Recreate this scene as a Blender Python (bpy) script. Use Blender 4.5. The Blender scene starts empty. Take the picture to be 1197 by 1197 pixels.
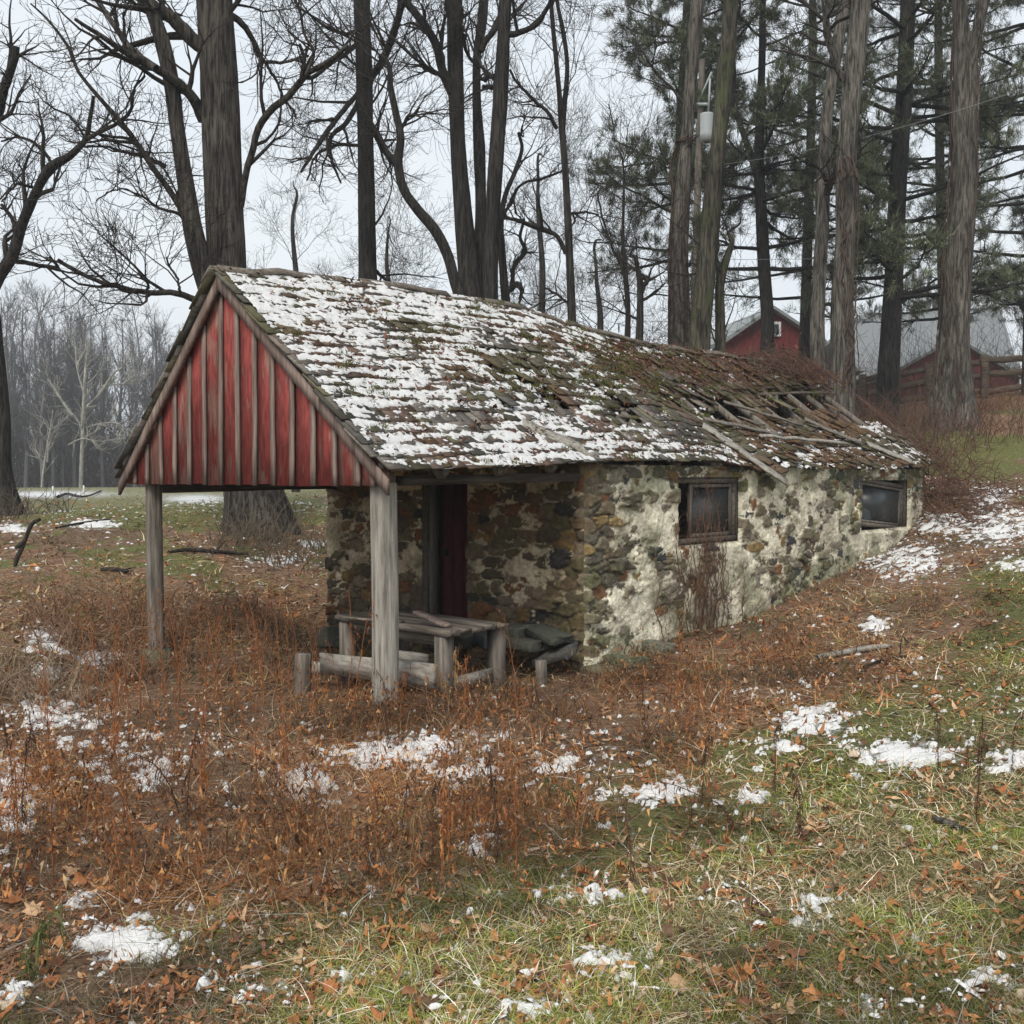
import bpy, math, random
import numpy as np
from mathutils import Vector, Matrix
random.seed(5)
rng = np.random.default_rng(11)
scene = bpy.context.scene
COL = scene.collection
IMG = 1197.0; HZ = 558.0; EYE = 1.6
PITCH = math.atan((598.5-HZ)/IMG)
cP, sP = math.cos(PITCH), math.sin(PITCH)

# ------------------------------------------------------------ surveying helpers
def P(px, py, Y):
    """world point seen at a photograph position at distance Y"""
    x = (px-598.5)/IMG; y = -(py-598.5)/IMG
    dy = cP + y*sP; dz = -sP + y*cP
    k = Y/dy
    return np.array([x*k, Y, EYE+dz*k])
def proj(X, Y, Z):
    f = Y*cP-(Z-EYE)*sP; up = Y*sP+(Z-EYE)*cP
    f = np.maximum(f, 0.05)
    return 598.5+IMG*X/f, 598.5-IMG*up/f

_tb = {}
def _tab(seed):
    if seed not in _tb: _tb[seed] = np.random.default_rng(seed+100).random((256, 256))
    return _tb[seed]
def vn(x, y, seed=0):
    x = np.asarray(x, float); y = np.asarray(y, float)
    xi = np.floor(x).astype(int); yi = np.floor(y).astype(int)
    fx = x-xi; fy = y-yi
    fx = fx*fx*(3-2*fx); fy = fy*fy*(3-2*fy)
    T = _tab(seed)
    a = T[xi & 255, yi & 255]; b = T[(xi+1) & 255, yi & 255]
    c = T[xi & 255, (yi+1) & 255]; d = T[(xi+1) & 255, (yi+1) & 255]
    return (a*(1-fx)+b*fx)*(1-fy)+(c*(1-fx)+d*fx)*fy
def fbm(x, y, o=4, seed=0, g=0.5):
    s = 0; a = 1.; t = 0
    for i in range(o):
        s = s+a*vn(x*2**i+i*17.3, y*2**i+i*9.1, seed+i); t += a; a *= g
    return s/t
def sst(a, b, x):
    t = np.clip((x-a)/(b-a), 0, 1); return t*t*(3-2*t)
def lerp(a, b, t): return a+(b-a)*t
def interp(x, xs, ys): return np.interp(x, xs, ys)

# ------------------------------------------------------------ mesh helpers
def link(o, parent=None):
    COL.objects.link(o)
    if parent is not None: o.parent = parent
    return o
def mk(name, V, Fc, mat=None, parent=None, col=None, smooth=False, attrs=None):
    """V (n,3); Fc (m,3|4) array or a list of such arrays/lists"""
    V = np.ascontiguousarray(V, dtype=np.float32)
    me = bpy.data.meshes.new(name)
    groups = Fc if isinstance(Fc, list) and np.ndim(Fc[0]) == 2 else [Fc]
    groups = [np.asarray(g, dtype=np.int32) for g in groups if len(g)]
    nl = sum(g.size for g in groups); nf = sum(len(g) for g in groups)
    me.vertices.add(len(V)); me.vertices.foreach_set('co', V.ravel())
    me.loops.add(nl); me.polygons.add(nf)
    idx = np.concatenate([g.ravel() for g in groups])
    tot = np.concatenate([np.full(len(g), g.shape[1], np.int32) for g in groups])
    st = np.concatenate([[0], np.cumsum(tot)[:-1]]).astype(np.int32)
    me.loops.foreach_set('vertex_index', idx)
    me.polygons.foreach_set('loop_start', st)
    if smooth: me.polygons.foreach_set('use_smooth', np.ones(nf, bool))
    me.update(calc_edges=True)
    if col is not None:
        c = np.ones((len(V), 4), np.float32); c[:, :3] = col
        at = me.color_attributes.new('Col', 'FLOAT_COLOR', 'POINT'); at.data.foreach_set('color', c.ravel())
    if mat is not None: me.materials.append(mat)
    o = bpy.data.objects.new(name, me)
    return link(o, parent)
def thing(name, label, cat, loc=(0, 0, 0), rz=0., group=None):
    o = bpy.data.objects.new(name, None); o.empty_display_size = .2
    link(o); o.location = tuple(float(q) for q in loc); o.rotation_euler = (0, 0, rz)
    o['label'] = label; o['category'] = cat
    if group: o['group'] = group
    return o
def tag(o, label=None, cat=None, group=None, kind=None):
    if label: o['label'] = label
    if cat: o['category'] = cat
    if group: o['group'] = group
    if kind: o['kind'] = kind
    return o

class MB:
    """collects vertices / faces / colours of one mesh"""
    def __init__(s): s.V = []; s.Q = []; s.T = []; s.C = []; s.n = 0
    def add(s, V, Q=None, T=None, c=(1, 1, 1)):
        V = np.asarray(V, float)
        if Q is not None and len(Q): s.Q.append(np.asarray(Q)+s.n)
        if T is not None and len(T): s.T.append(np.asarray(T)+s.n)
        s.V.append(V); c = np.asarray(c, float)
        s.C.append(np.broadcast_to(c, (len(V), 3)) if c.ndim == 1 else c)
        s.n += len(V)
    def box(s, lo, hi, c=(1, 1, 1), M=None, jit=0.):
        x0, y0, z0 = lo; x1, y1, z1 = hi
        V = np.array([[x0,y0,z0],[x1,y0,z0],[x1,y1,z0],[x0,y1,z0],[x0,y0,z1],[x1,y0,z1],[x1,y1,z1],[x0,y1,z1]], float)
        if jit: V = V+rng.normal(0, jit, V.shape)
        if M is not None:
            V = (np.array(M)[:3, :3] @ V.T).T+np.array(M)[:3, 3]
        s.add(V, Q=[[0,3,2,1],[4,5,6,7],[0,1,5,4],[1,2,6,5],[2,3,7,6],[3,0,4,7]], c=c)
    def beam(s, a, b, w, h, c=(1, 1, 1), up=(0, 0, 1), n=1, wob=0., taper=1.):
        """rectangular bar from a to b, n segments with a little wobble"""
        a = np.array(a, float); b = np.array(b, float); d = b-a; L = np.linalg.norm(d); d /= L
        up = np.array(up, float)
        sd = np.cross(d, up)
        if np.linalg.norm(sd) < .05: sd = np.cross(d, (0, 1, 0))
        sd /= np.linalg.norm(sd); u2 = np.cross(sd, d)
        V = []; Q = []
        for i in range(n+1):
            t = i/n; k = lerp(1, taper, t)
            c0 = a+d*L*t+(rng.normal(0, wob, 3) if 0 < i < n else 0)
            for (p, q) in ((-1, -1), (1, -1), (1, 1), (-1, 1)):
                V.append(c0+sd*p*w/2*k+u2*q*h/2*k)
            if i:
                o = 4*(i-1)
                for j in range(4): Q.append([o+j, o+(j+1) % 4, o+4+(j+1) % 4, o+4+j])
        Q.append([3, 2, 1, 0]); o = 4*n; Q.append([o, o+1, o+2, o+3])
        s.add(V, Q=Q, c=c)
    def build(s, name, mat, parent=None, smooth=False, off=(0, 0, 0)):
        V = np.concatenate(s.V)-np.array(off, float)
        F = []
        if s.Q: F.append(np.concatenate(s.Q))
        if s.T: F.append(np.concatenate(s.T))
        return mk(name, V, F, mat, parent, col=np.concatenate(s.C), smooth=smooth)

def tubes(pts, rad, sides, shape=None):
    """pts (M,n,3), rad (M,n) -> V,Q ; all polylines at once"""
    M, n, _ = pts.shape
    T = np.gradient(pts, axis=1); T /= np.linalg.norm(T, axis=2, keepdims=True)+1e-9
    ref = np.where(np.abs(T[:, :1, 2:3]) > .9, np.array([1., 0, 0]), np.array([0, 0, 1.]))
    N = np.cross(T, np.broadcast_to(ref, T.shape)); N /= np.linalg.norm(N, axis=2, keepdims=True)+1e-9
    B = np.cross(T, N)
    a = np.arange(sides)/sides*2*np.pi
    r = rad[:, :, None]*np.ones(sides)
    if shape is not None: r = r*shape
    V = pts[:, :, None, :]+r[..., None]*(np.cos(a)[None, None, :, None]*N[:, :, None, :]+np.sin(a)[None, None, :, None]*B[:, :, None, :])
    i = np.arange(M)[:, None, None]; j = np.arange(n-1)[None, :, None]; k = np.arange(sides)[None, None, :]
    b = (i*n+j)*sides
    Q = np.stack([b+k, b+(k+1) % sides, b+sides+(k+1) % sides, b+sides+k], -1).reshape(-1, 4)
    return V.reshape(-1, 3), Q

def resample(pp, n, smooth=True):
    """pp (k,m) control rows -> (n,m) by Catmull-Rom on cumulative length of the first three columns"""
    pp = np.asarray(pp, float)
    d = np.linalg.norm(np.diff(pp[:, :3], axis=0), axis=1); s = np.concatenate([[0], np.cumsum(d)]); s /= s[-1]
    t = np.linspace(0, 1, n); out = np.empty((n, pp.shape[1]))
    if len(pp) < 3 or not smooth:
        for c in range(pp.shape[1]): out[:, c] = np.interp(t, s, pp[:, c])
        return out
    m = np.gradient(pp, s, axis=0)
    i = np.clip(np.searchsorted(s, t, side='right')-1, 0, len(pp)-2)
    h = s[i+1]-s[i]; u = ((t-s[i])/h)[:, None]; h = h[:, None]
    return ((2*u**3-3*u**2+1)*pp[i]+(u**3-2*u**2+u)*h*m[i]+(-2*u**3+3*u**2)*pp[i+1]+(u**3-u**2)*h*m[i+1])

def spawn(pts, rad, k, L, ang=(.5, 1.0), n2=5, up=.05, wob=.18, smin=.25, rk=.6, rmin=.002, R=None, taper=.8, lfall=.5):
    R = R or rng
    M, n, _ = pts.shape
    idx = np.repeat(np.arange(M), k)
    s = R.uniform(smin, 1., len(idx))*(n-1-1e-3); i0 = s.astype(int); f = (s-i0)[:, None]
    p0 = pts[idx, i0]*(1-f)+pts[idx, i0+1]*f
    T = pts[idx, i0+1]-pts[idx, i0]; T /= np.linalg.norm(T, axis=1, keepdims=True)+1e-9
    r0 = rad[idx, i0]*(1-f[:, 0])+rad[idx, i0+1]*f[:, 0]
    q = R.normal(size=p0.shape); q -= (q*T).sum(1, keepdims=True)*T; q /= np.linalg.norm(q, axis=1, keepdims=True)
    a = R.uniform(ang[0], ang[1], len(idx))[:, None]
    d = np.cos(a)*T+np.sin(a)*q
    ln = R.uniform(L[0], L[1], len(idx))*(1-lfall*s/(n-1))
    out = np.empty((len(idx), n2, 3)); out[:, 0] = p0
    for j in range(1, n2):
        d = d+R.normal(0, wob, d.shape); d[:, 2] += up
        d /= np.linalg.norm(d, axis=1, keepdims=True)
        out[:, j] = out[:, j-1]+d*(ln/(n2-1))[:, None]
    rr = np.maximum(r0*rk, rmin)[:, None]*(1-taper*np.linspace(0, 1, n2))[None]
    return out, np.maximum(rr, rmin*.6)

def ribbons(B, d0, bend, L, w, seg=3, R=None):
    """thin blades: base B, start direction d0, bend vector added along, length L, width w"""
    R = R or rng
    n = len(B); t = np.linspace(0, 1, seg+1)[None, :, None]
    C = B[:, None]+d0[:, None]*L[:, None, None]*t+bend[:, None]*L[:, None, None]*t*t
    a = R.uniform(0, np.pi, n); sd = np.stack([np.cos(a), np.sin(a), R.normal(0, .2, n)], -1)
    ww = w[:, None, None]*(1-.85*t)*.5
    V = np.stack([C-sd[:, None]*ww, C+sd[:, None]*ww], 2)   # n,seg+1,2,3
    i = np.arange(n)[:, None]*(seg+1)*2; j = np.arange(seg)[None]*2
    b = i+j
    Q = np.stack([b, b+1, b+3, b+2], -1).reshape(-1, 4)
    return V.reshape(-1, 3), Q, (seg+1)*2

LEAF = np.array([[0,-1.0],[.16,-.55],[.62,-.62],[.5,-.2],[1.0,.1],[.5,.28],[.45,.75],[.12,.6],[0,1.1],[-.14,.6],[-.5,.72],[-.45,.25],[-.95,.12],[-.5,-.2],[-.6,-.6],[-.15,-.55]])
LEAF2 = np.array([[0,-1.],[.3,-.6],[.42,-.1],[.34,.4],[0,1.],[-.34,.45],[-.42,-.1],[-.28,-.6]])
def leaves(C, size, nrm_tilt, shape=LEAF, curl=.5, R=None):
    R = R or rng
    n = len(C); k = len(shape)
    L = np.concatenate([[[0, 0]], shape])                       # centre first
    x = L[None, :, 0]*size[:, None]*R.uniform(.6, 1.1, (n, 1)); y = L[None, :, 1]*size[:, None]
    cu = R.normal(0, curl, (n, 1)); cv = R.normal(0, curl, (n, 1))
    z = (cu*x*x+cv*y*y)/size[:, None]+R.normal(0, .08, (n, k+1))*size[:, None]
    a = R.uniform(0, 2*np.pi, n); ca, sa = np.cos(a), np.sin(a)
    X = x*ca[:, None]-y*sa[:, None]; Y = x*sa[:, None]+y*ca[:, None]
    tx = R.normal(0, nrm_tilt, (n, 1)); ty = R.normal(0, nrm_tilt, (n, 1))
    Z = z+X*tx+Y*ty
    V = np.stack([X, Y, Z], -1)+C[:, None]
    b = np.arange(n)[:, None]*(k+1)
    T = np.stack([b+0*np.arange(k), b+1+np.arange(k), b+1+(np.arange(k)+1) % k], -1).reshape(-1, 3)
    return V.reshape(-1, 3), T, k+1

# ------------------------------------------------------------ materials
def nt(name):
    m = bpy.data.materials.new(name); m.use_nodes = True
    N = m.node_tree.nodes; Lk = m.node_tree.links
    return m, N, Lk, N['Principled BSDF']
def attr_mat(name, rough=.9, scale=30, amt=.35, bump=0., bscale=None, stretch=(1, 1, 1), spec=.2, trans=0.):
    m, N, L, b = nt(name)
    at = N.new('ShaderNodeAttribute'); at.attribute_name = 'Col'
    tc = N.new('ShaderNodeTexCoord'); mp = N.new('ShaderNodeMapping'); mp.inputs['Scale'].default_value = stretch
    L.new(tc.outputs['Object'], mp.inputs['Vector'])
    no = N.new('ShaderNodeTexNoise'); no.inputs['Scale'].default_value = scale; no.inputs['Detail'].default_value = 6
    L.new(mp.outputs[0], no.inputs['Vector'])
    mr = N.new('ShaderNodeMapRange'); mr.inputs['From Min'].default_value = .25; mr.inputs['From Max'].default_value = .75
    mr.inputs['To Min'].default_value = 1-amt; mr.inputs['To Max'].default_value = 1+amt
    L.new(no.outputs['Fac'], mr.inputs['Value'])
    mx = N.new('ShaderNodeVectorMath'); mx.operation = 'SCALE'
    L.new(at.outputs['Color'], mx.inputs[0]); L.new(mr.outputs[0], mx.inputs['Scale'])
    L.new(mx.outputs[0], b.inputs['Base Color'])
    b.inputs['Roughness'].default_value = rough; b.inputs['Specular IOR Level'].default_value = spec
    if bump:
        n2 = N.new('ShaderNodeTexNoise'); n2.inputs['Scale'].default_value = bscale or scale*2; n2.inputs['Detail'].default_value = 8
        L.new(mp.outputs[0], n2.inputs['Vector'])
        bp = N.new('ShaderNodeBump'); bp.inputs['Strength'].default_value = 1; bp.inputs['Distance'].default_value = bump
        L.new(n2.outputs['Fac'], bp.inputs['Height']); L.new(bp.outputs[0], b.inputs['Normal'])
    if trans:
        tr = N.new('ShaderNodeBsdfTranslucent'); L.new(mx.outputs[0], tr.inputs['Color'])
        ms = N.new('ShaderNodeMixShader'); ms.inputs[0].default_value = trans
        L.new(b.outputs[0], ms.inputs[1]); L.new(tr.outputs[0], ms.inputs[2])
        L.new(ms.outputs[0], N['Material Output'].inputs['Surface'])
    return m
def bark_mat(name, dark, light, moss=0., sc=1.):
    m, N, L, b = nt(name)
    tc = N.new('ShaderNodeTexCoord'); mp = N.new('ShaderNodeMapping'); mp.inputs['Scale'].default_value = (15*sc, 15*sc, 1.5*sc)
    L.new(tc.outputs['Object'], mp.inputs['Vector'])
    no = N.new('ShaderNodeTexNoise'); no.inputs['Scale'].default_value = 1.6; no.inputs['Detail'].default_value = 9; no.inputs['Roughness'].default_value = .65
    no.inputs['Distortion'].default_value = .6
    L.new(mp.outputs[0], no.inputs['Vector'])
    n3 = N.new('ShaderNodeTexNoise'); n3.inputs['Scale'].default_value = 1.3; n3.inputs['Detail'].default_value = 3
    L.new(tc.outputs['Object'], n3.inputs['Vector'])
    cr = N.new('ShaderNodeValToRGB'); e = cr.color_ramp.elements
    e[0].position = .40; e[0].color = (*dark, 1); e[1].position = .60; e[1].color = (*light, 1)
    L.new(no.outputs['Fac'], cr.inputs[0])
    mx = N.new('ShaderNodeMix'); mx.data_type = 'RGBA'; mx.blend_type = 'MULTIPLY'
    c3 = N.new('ShaderNodeValToRGB'); c3.color_ramp.elements[0].position = .3; c3.color_ramp.elements[0].color = (.6, .58, .56, 1)
    c3.color_ramp.elements[1].position = .7; c3.color_ramp.elements[1].color = (1.15, 1.12, 1.05, 1)
    L.new(n3.outputs['Fac'], c3.inputs[0]); mx.inputs[0].default_value = 1
    L.new(cr.outputs[0], mx.inputs[6]); L.new(c3.outputs[0], mx.inputs[7])
    out = mx.outputs[2]
    if moss:
        m2 = N.new('ShaderNodeMix'); m2.data_type = 'RGBA'
        n4 = N.new('ShaderNodeTexNoise'); n4.inputs['Scale'].default_value = 2.4; n4.inputs['Detail'].default_value = 6
        L.new(tc.outputs['Object'], n4.inputs['Vector'])
        mr = N.new('ShaderNodeMapRange'); mr.inputs['From Min'].default_value = .5; mr.inputs['From Max'].default_value = .65; mr.inputs['To Max'].default_value = moss
        L.new(n4.outputs['Fac'], mr.inputs['Value']); L.new(mr.outputs[0], m2.inputs[0])
        L.new(out, m2.inputs[6]); m2.inputs[7].default_value = (.07, .085, .035, 1); out = m2.outputs[2]
    L.new(out, b.inputs['Base Color']); b.inputs['Roughness'].default_value = .95; b.inputs['Specular IOR Level'].default_value = .15
    bp = N.new('ShaderNodeBump'); bp.inputs['Strength'].default_value = 1; bp.inputs['Distance'].default_value = .06
    L.new(no.outputs['Fac'], bp.inputs['Height']); L.new(bp.outputs[0], b.inputs['Normal'])
    return m
def grain_mat(name, c1, c2, c3, stretch=(14, 14, .9), paint=None, amount=.5, green=0.):
    """weathered wood with grain along z (object axes); optional worn paint on top"""
    m, N, L, b = nt(name)
    tc = N.new('ShaderNodeTexCoord'); mp = N.new('ShaderNodeMapping'); mp.inputs['Scale'].default_value = stretch
    at = N.new('ShaderNodeAttribute'); at.attribute_name = 'Col'
    ad = N.new('ShaderNodeVectorMath'); ad.operation = 'MULTIPLY_ADD'; ad.inputs[1].default_value = (7, 7, 7)
    L.new(at.outputs['Color'], ad.inputs[0]); L.new(tc.outputs['Object'], ad.inputs[2])
    L.new(ad.outputs[0], mp.inputs['Vector'])
    no = N.new('ShaderNodeTexNoise'); no.inputs['Scale'].default_value = 2.2; no.inputs['Detail'].default_value = 9; no.inputs['Roughness'].default_value = .7
    L.new(mp.outputs[0], no.inputs['Vector'])
    cr = N.new('ShaderNodeValToRGB'); e = cr.color_ramp.elements
    e[0].position = .36; e[0].color = (*c1, 1); e[1].position = .66; e[1].color = (*c3, 1)
    k = e.new(.5); k.color = (*c2, 1)
    L.new(no.outputs['Fac'], cr.inputs[0]); out = cr.outputs[0]
    if paint:
        n2 = N.new('ShaderNodeTexNoise'); n2.inputs['Scale'].default_value = 1.3; n2.inputs['Detail'].default_value = 8; n2.inputs['Roughness'].default_value = .62
        mp2 = N.new('ShaderNodeMapping'); mp2.inputs['Scale'].default_value = (11, 11, 2.4)
        L.new(ad.outputs[0], mp2.inputs['Vector']); L.new(mp2.outputs[0], n2.inputs['Vector'])
        sx = N.new('ShaderNodeSeparateColor'); L.new(at.outputs['Color'], sx.inputs[0])
        a1 = N.new('ShaderNodeMath'); a1.operation = 'ADD'; L.new(n2.outputs['Fac'], a1.inputs[0])
        a2 = N.new('ShaderNodeMath'); a2.operation = 'MULTIPLY_ADD'; L.new(sx.outputs[0], a2.inputs[0]); a2.inputs[1].default_value = .28; a2.inputs[2].default_value = -.14
        a3 = N.new('ShaderNodeMath'); a3.operation = 'MULTIPLY_ADD'; L.new(no.outputs['Fac'], a3.inputs[0]); a3.inputs[1].default_value = .25
        L.new(a2.outputs[0], a3.inputs[2]); L.new(a3.outputs[0], a1.inputs[1])
        mr = N.new('ShaderNodeMapRange'); mr.inputs['From Min'].default_value = amount; mr.inputs['From Max'].default_value = amount+.07
        L.new(a1.outputs[0], mr.inputs['Value'])
        m2 = N.new('ShaderNodeMix'); m2.data_type = 'RGBA'; L.new(mr.outputs[0], m2.inputs[0]); L.new(out, m2.inputs[6])
        n5 = N.new('ShaderNodeTexNoise'); n5.inputs['Scale'].default_value = 3; L.new(mp2.outputs[0], n5.inputs['Vector'])
        c5 = N.new('ShaderNodeValToRGB'); c5.color_ramp.elements[0].position = .35; c5.color_ramp.elements[0].color = (*[q*.7 for q in paint], 1)
        c5.color_ramp.elements[1].position = .65; c5.color_ramp.elements[1].color = (*[min(1, q*1.25) for q in paint], 1)
        L.new(n5.outputs['Fac'], c5.inputs[0]); L.new(c5.outputs[0], m2.inputs[7]); out = m2.outputs[2]
    L.new(out, b.inputs['Base Color']); b.inputs['Roughness'].default_value = .85; b.inputs['Specular IOR Level'].default_value = .2
    bp = N.new('ShaderNodeBump'); bp.inputs['Strength'].default_value = .8; bp.inputs['Distance'].default_value = .008
    L.new(no.outputs['Fac'], bp.inputs['Height']); L.new(bp.outputs[0], b.inputs['Normal'])
    return m

M = {}
M['leaf'] = attr_mat('dry_leaf', .8, 60, .3, trans=.25)
M['blade'] = attr_mat('plant_fibre', .75, 12, .25, trans=.2)
M['stem'] = attr_mat('dry_stem', .85, 20, .3)
M['needle'] = attr_mat('pine_needle', .7, 3, .35)
M['stone'] = attr_mat('field_stone', .9, 26, .38, bump=.012, bscale=45)
M['shingle'] = attr_mat('weathered_shingle', .92, 22, .4, bump=.006, bscale=60, stretch=(2, .5, 1))
M['snow'] = attr_mat('snow', .75, 40, .06, bump=.01, bscale=70, spec=.3)
M['bark_big'] = bark_mat('bark_furrowed_grey', (.020, .018, .017), (.115, .104, .094))
M['bark_dark'] = bark_mat('bark_dark', (.015, .014, .013), (.066, .061, .057))
M['bark_pale'] = bark_mat('bark_pale_brown', (.032, .029, .027), (.185, .174, .160))
M['bark_green'] = bark_mat('bark_mossy', (.022, .021, .018), (.115, .108, .085), moss=.7)
M['bark_pine'] = bark_mat('bark_pine', (.018, .018, .019), (.065, .062, .062), sc=1.6)
M['twig'] = bark_mat('twig_bark', (.030, .026, .024), (.075, .066, .060))
M['post'] = grain_mat('weathered_post', (.11, .10, .085), (.26, .24, .21), (.40, .375, .33))
M['post_dark'] = grain_mat('weathered_post_dark', (.07, .06, .05), (.15, .13, .11), (.24, .22, .19))
M['board'] = grain_mat('weathered_board', (.10, .072, .06), (.19, .14, .12), (.30, .235, .205))
M['boardh'] = grain_mat('weathered_plank', (.05, .04, .034), (.12, .10, .082), (.22, .19, .155), stretch=(1, 14, 14))
M['red'] = grain_mat('worn_red_paint', (.20, .10, .08), (.34, .17, .14), (.45, .29, .24), paint=(.32, .072, .064), amount=.575)
M['door'] = grain_mat('dark_red_door', (.03, .012, .012), (.055, .015, .015), (.08, .03, .028), paint=(.055, .009, .011), amount=.42)
M['white'] = attr_mat('white_paint', .6, 5, .05)
M['plank_flat'] = grain_mat('weathered_flat_plank', (.12, .105, .09), (.24, .22, .19), (.36, .34, .30), stretch=(2.2, 2.2, 14))
M['beam'] = grain_mat('dark_beam', (.03, .026, .022), (.07, .06, .05), (.13, .11, .095), stretch=(14, 1, 14))
M['fence'] = grain_mat('fence_wood', (.05, .038, .03), (.11, .085, .065), (.18, .14, .11), stretch=(2, 2, 12))
# ------------------------------------------------------------ terrain
TH = math.radians(42)
U = np.array([math.cos(TH), -math.sin(TH)]); Vd = np.array([math.sin(TH), math.cos(TH)])
P0 = np.array([-.795, 7.0]); A0 = P0-2.07*U
def loc2w(a, t): return A0[0]+a*U[0]+t*Vd[0], A0[1]+a*U[1]+t*Vd[1]
def w2loc(X, Y):
    dx = X-A0[0]; dy = Y-A0[1]
    return dx*U[0]+dy*U[1], dx*Vd[0]+dy*Vd[1]

cps = [(-3,2.5,-.15),(0,2.5,0),(3,2.5,.12),(0,0,0),(-5,0,-.2),(5,0,.25),(-4,5,-.2),(-1.5,5,-.08),(0,5.5,0),(2,5,.1),(4,5.5,.3),
       (-1.0,8.6,-.12),(-60,100,.6),(-30,90,.7),(-110,150,.2),(0,110,.8),(-60,50,.6),(-28,50,.8),(20,40,4.0),(40,60,4.5),(70,110,5),(20,110,4.2),
       (-1,16,.9),(2,18,1.1),(5,20,1.8),(7,24,2.4),(10,28,3),(0,30,1.4),(0,50,1.8),(8,50,3.6),(10,5,.95),(12,12,1.8),(-10,5,-.35),(-10,10,-.1),
       (-20,20,.5),(15,0,1.1),(-15,-10,-.3),(12,-10,.6),(-150,-20,0),(150,-20,3),(150,200,5),(-150,220,1),(0,240,3),(0,-60,0),(1.5,7,.05),(3,8,.28)]
cpp = [(446,825,7.15),(171,788,9.2),(690,784,8.75),(870,724,10.74),(1050,632,13.8),(380,768,11.1),(300,706,10.8),(200,650,12.7),(300,618,15),
       (100,650,12.5),(0,700,9.8),(0,622,14),(50,745,9),(150,592,24),(0,590,26),(350,577,30),(1150,900,4.9),(1150,750,7.7),(1150,650,11),
       (1150,600,14),(1150,570,16.5),(1150,530,19.5),(1112,488,22),(1180,488,22),(1040,480,29),(1200,472,25),(1100,585,14.6),(340,750,10.3),(780,750,9.6)]
CP = np.array([list(c) for c in cps]+[list(P(*c)) for c in cpp])
def _phi(r2): return .5*r2*np.log(r2+1e-9)
def _tps(cp):
    n = len(cp); S = 20.; xy = cp[:, :2]/S
    K = _phi(((xy[:, None]-xy[None])**2).sum(-1))+np.eye(n)*2e-4
    Q = np.c_[np.ones(n), xy]; A = np.zeros((n+3, n+3)); A[:n, :n] = K; A[:n, n:] = Q; A[n:, :n] = Q.T
    w = np.linalg.solve(A, np.r_[cp[:, 2], 0, 0, 0]); return w, xy, S
_w, _xy, _S = _tps(CP)
def h_exact(X, Y):
    sh = np.shape(X); x = np.ravel(X)/_S; y = np.ravel(Y)/_S
    o = _w[-3]+_w[-2]*x+_w[-1]*y
    for k in range(len(_xy)): o = o+_w[k]*_phi((x-_xy[k, 0])**2+(y-_xy[k, 1])**2)
    return o.reshape(sh)
GX = np.arange(-45, 60, .15); GY = np.arange(-4, 75, .15)
_HG = h_exact(*np.meshgrid(GX, GY, indexing='ij'))
def micro(X, Y):
    a = np.exp(-np.maximum(Y-12, 0)/14)
    return a*((fbm(X*1.1, Y*1.1, 3, 3)-.5)*.14+(fbm(X*6, Y*6, 3, 8)-.5)*.06)
def gh(X, Y, mic=True):
    X = np.asarray(X, float); Y = np.asarray(Y, float)
    fx = np.clip((X-GX[0])/.15, 0, len(GX)-1.01); fy = np.clip((Y-GY[0])/.15, 0, len(GY)-1.01)
    i = fx.astype(int); j = fy.astype(int); a = fx-i; b = fy-j
    return _HG[i, j]*(1-a)*(1-b)+_HG[i+1, j]*a*(1-b)+_HG[i, j+1]*(1-a)*b+_HG[i+1, j+1]*a*b+(micro(X, Y) if mic else 0)
_YS = np.geomspace(2.0, 60, 150)
def hit(px, py):
    """ground point seen at photograph positions (vectorised)"""
    px = np.asarray(px, float); py = np.asarray(py, float)
    x = (px-598.5)/IMG; y = -(py-598.5)/IMG
    dy = cP+y*sP; dz = (-sP+y*cP)/dy; dx = x/dy
    Y = _YS[None]; X = dx[:, None]*Y; Z = EYE+dz[:, None]*Y
    below = Z < gh(X, np.broadcast_to(Y, X.shape), False)
    ok = below.any(1); k = np.argmax(below, 1); k = np.maximum(k, 1)
    y1 = _YS[np.minimum(k+2, 149)]; y0 = _YS[np.maximum(k-3, 0)]
    for _ in range(9):
        ym = (y0+y1)/2; b = EYE+dz*ym < gh(dx*ym, ym)
        y1 = np.where(b, ym, y1); y0 = np.where(b, y0, ym)
    Yh = y1; return dx*Yh, Yh, gh(dx*Yh, Yh), ok
def inside(X, Y, porch=False):
    a, t = w2loc(X, Y)
    return (a > -1.68) & (a < 2.03) & (t > (-.3 if porch else 2.2)) & (t < 10.1)

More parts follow.
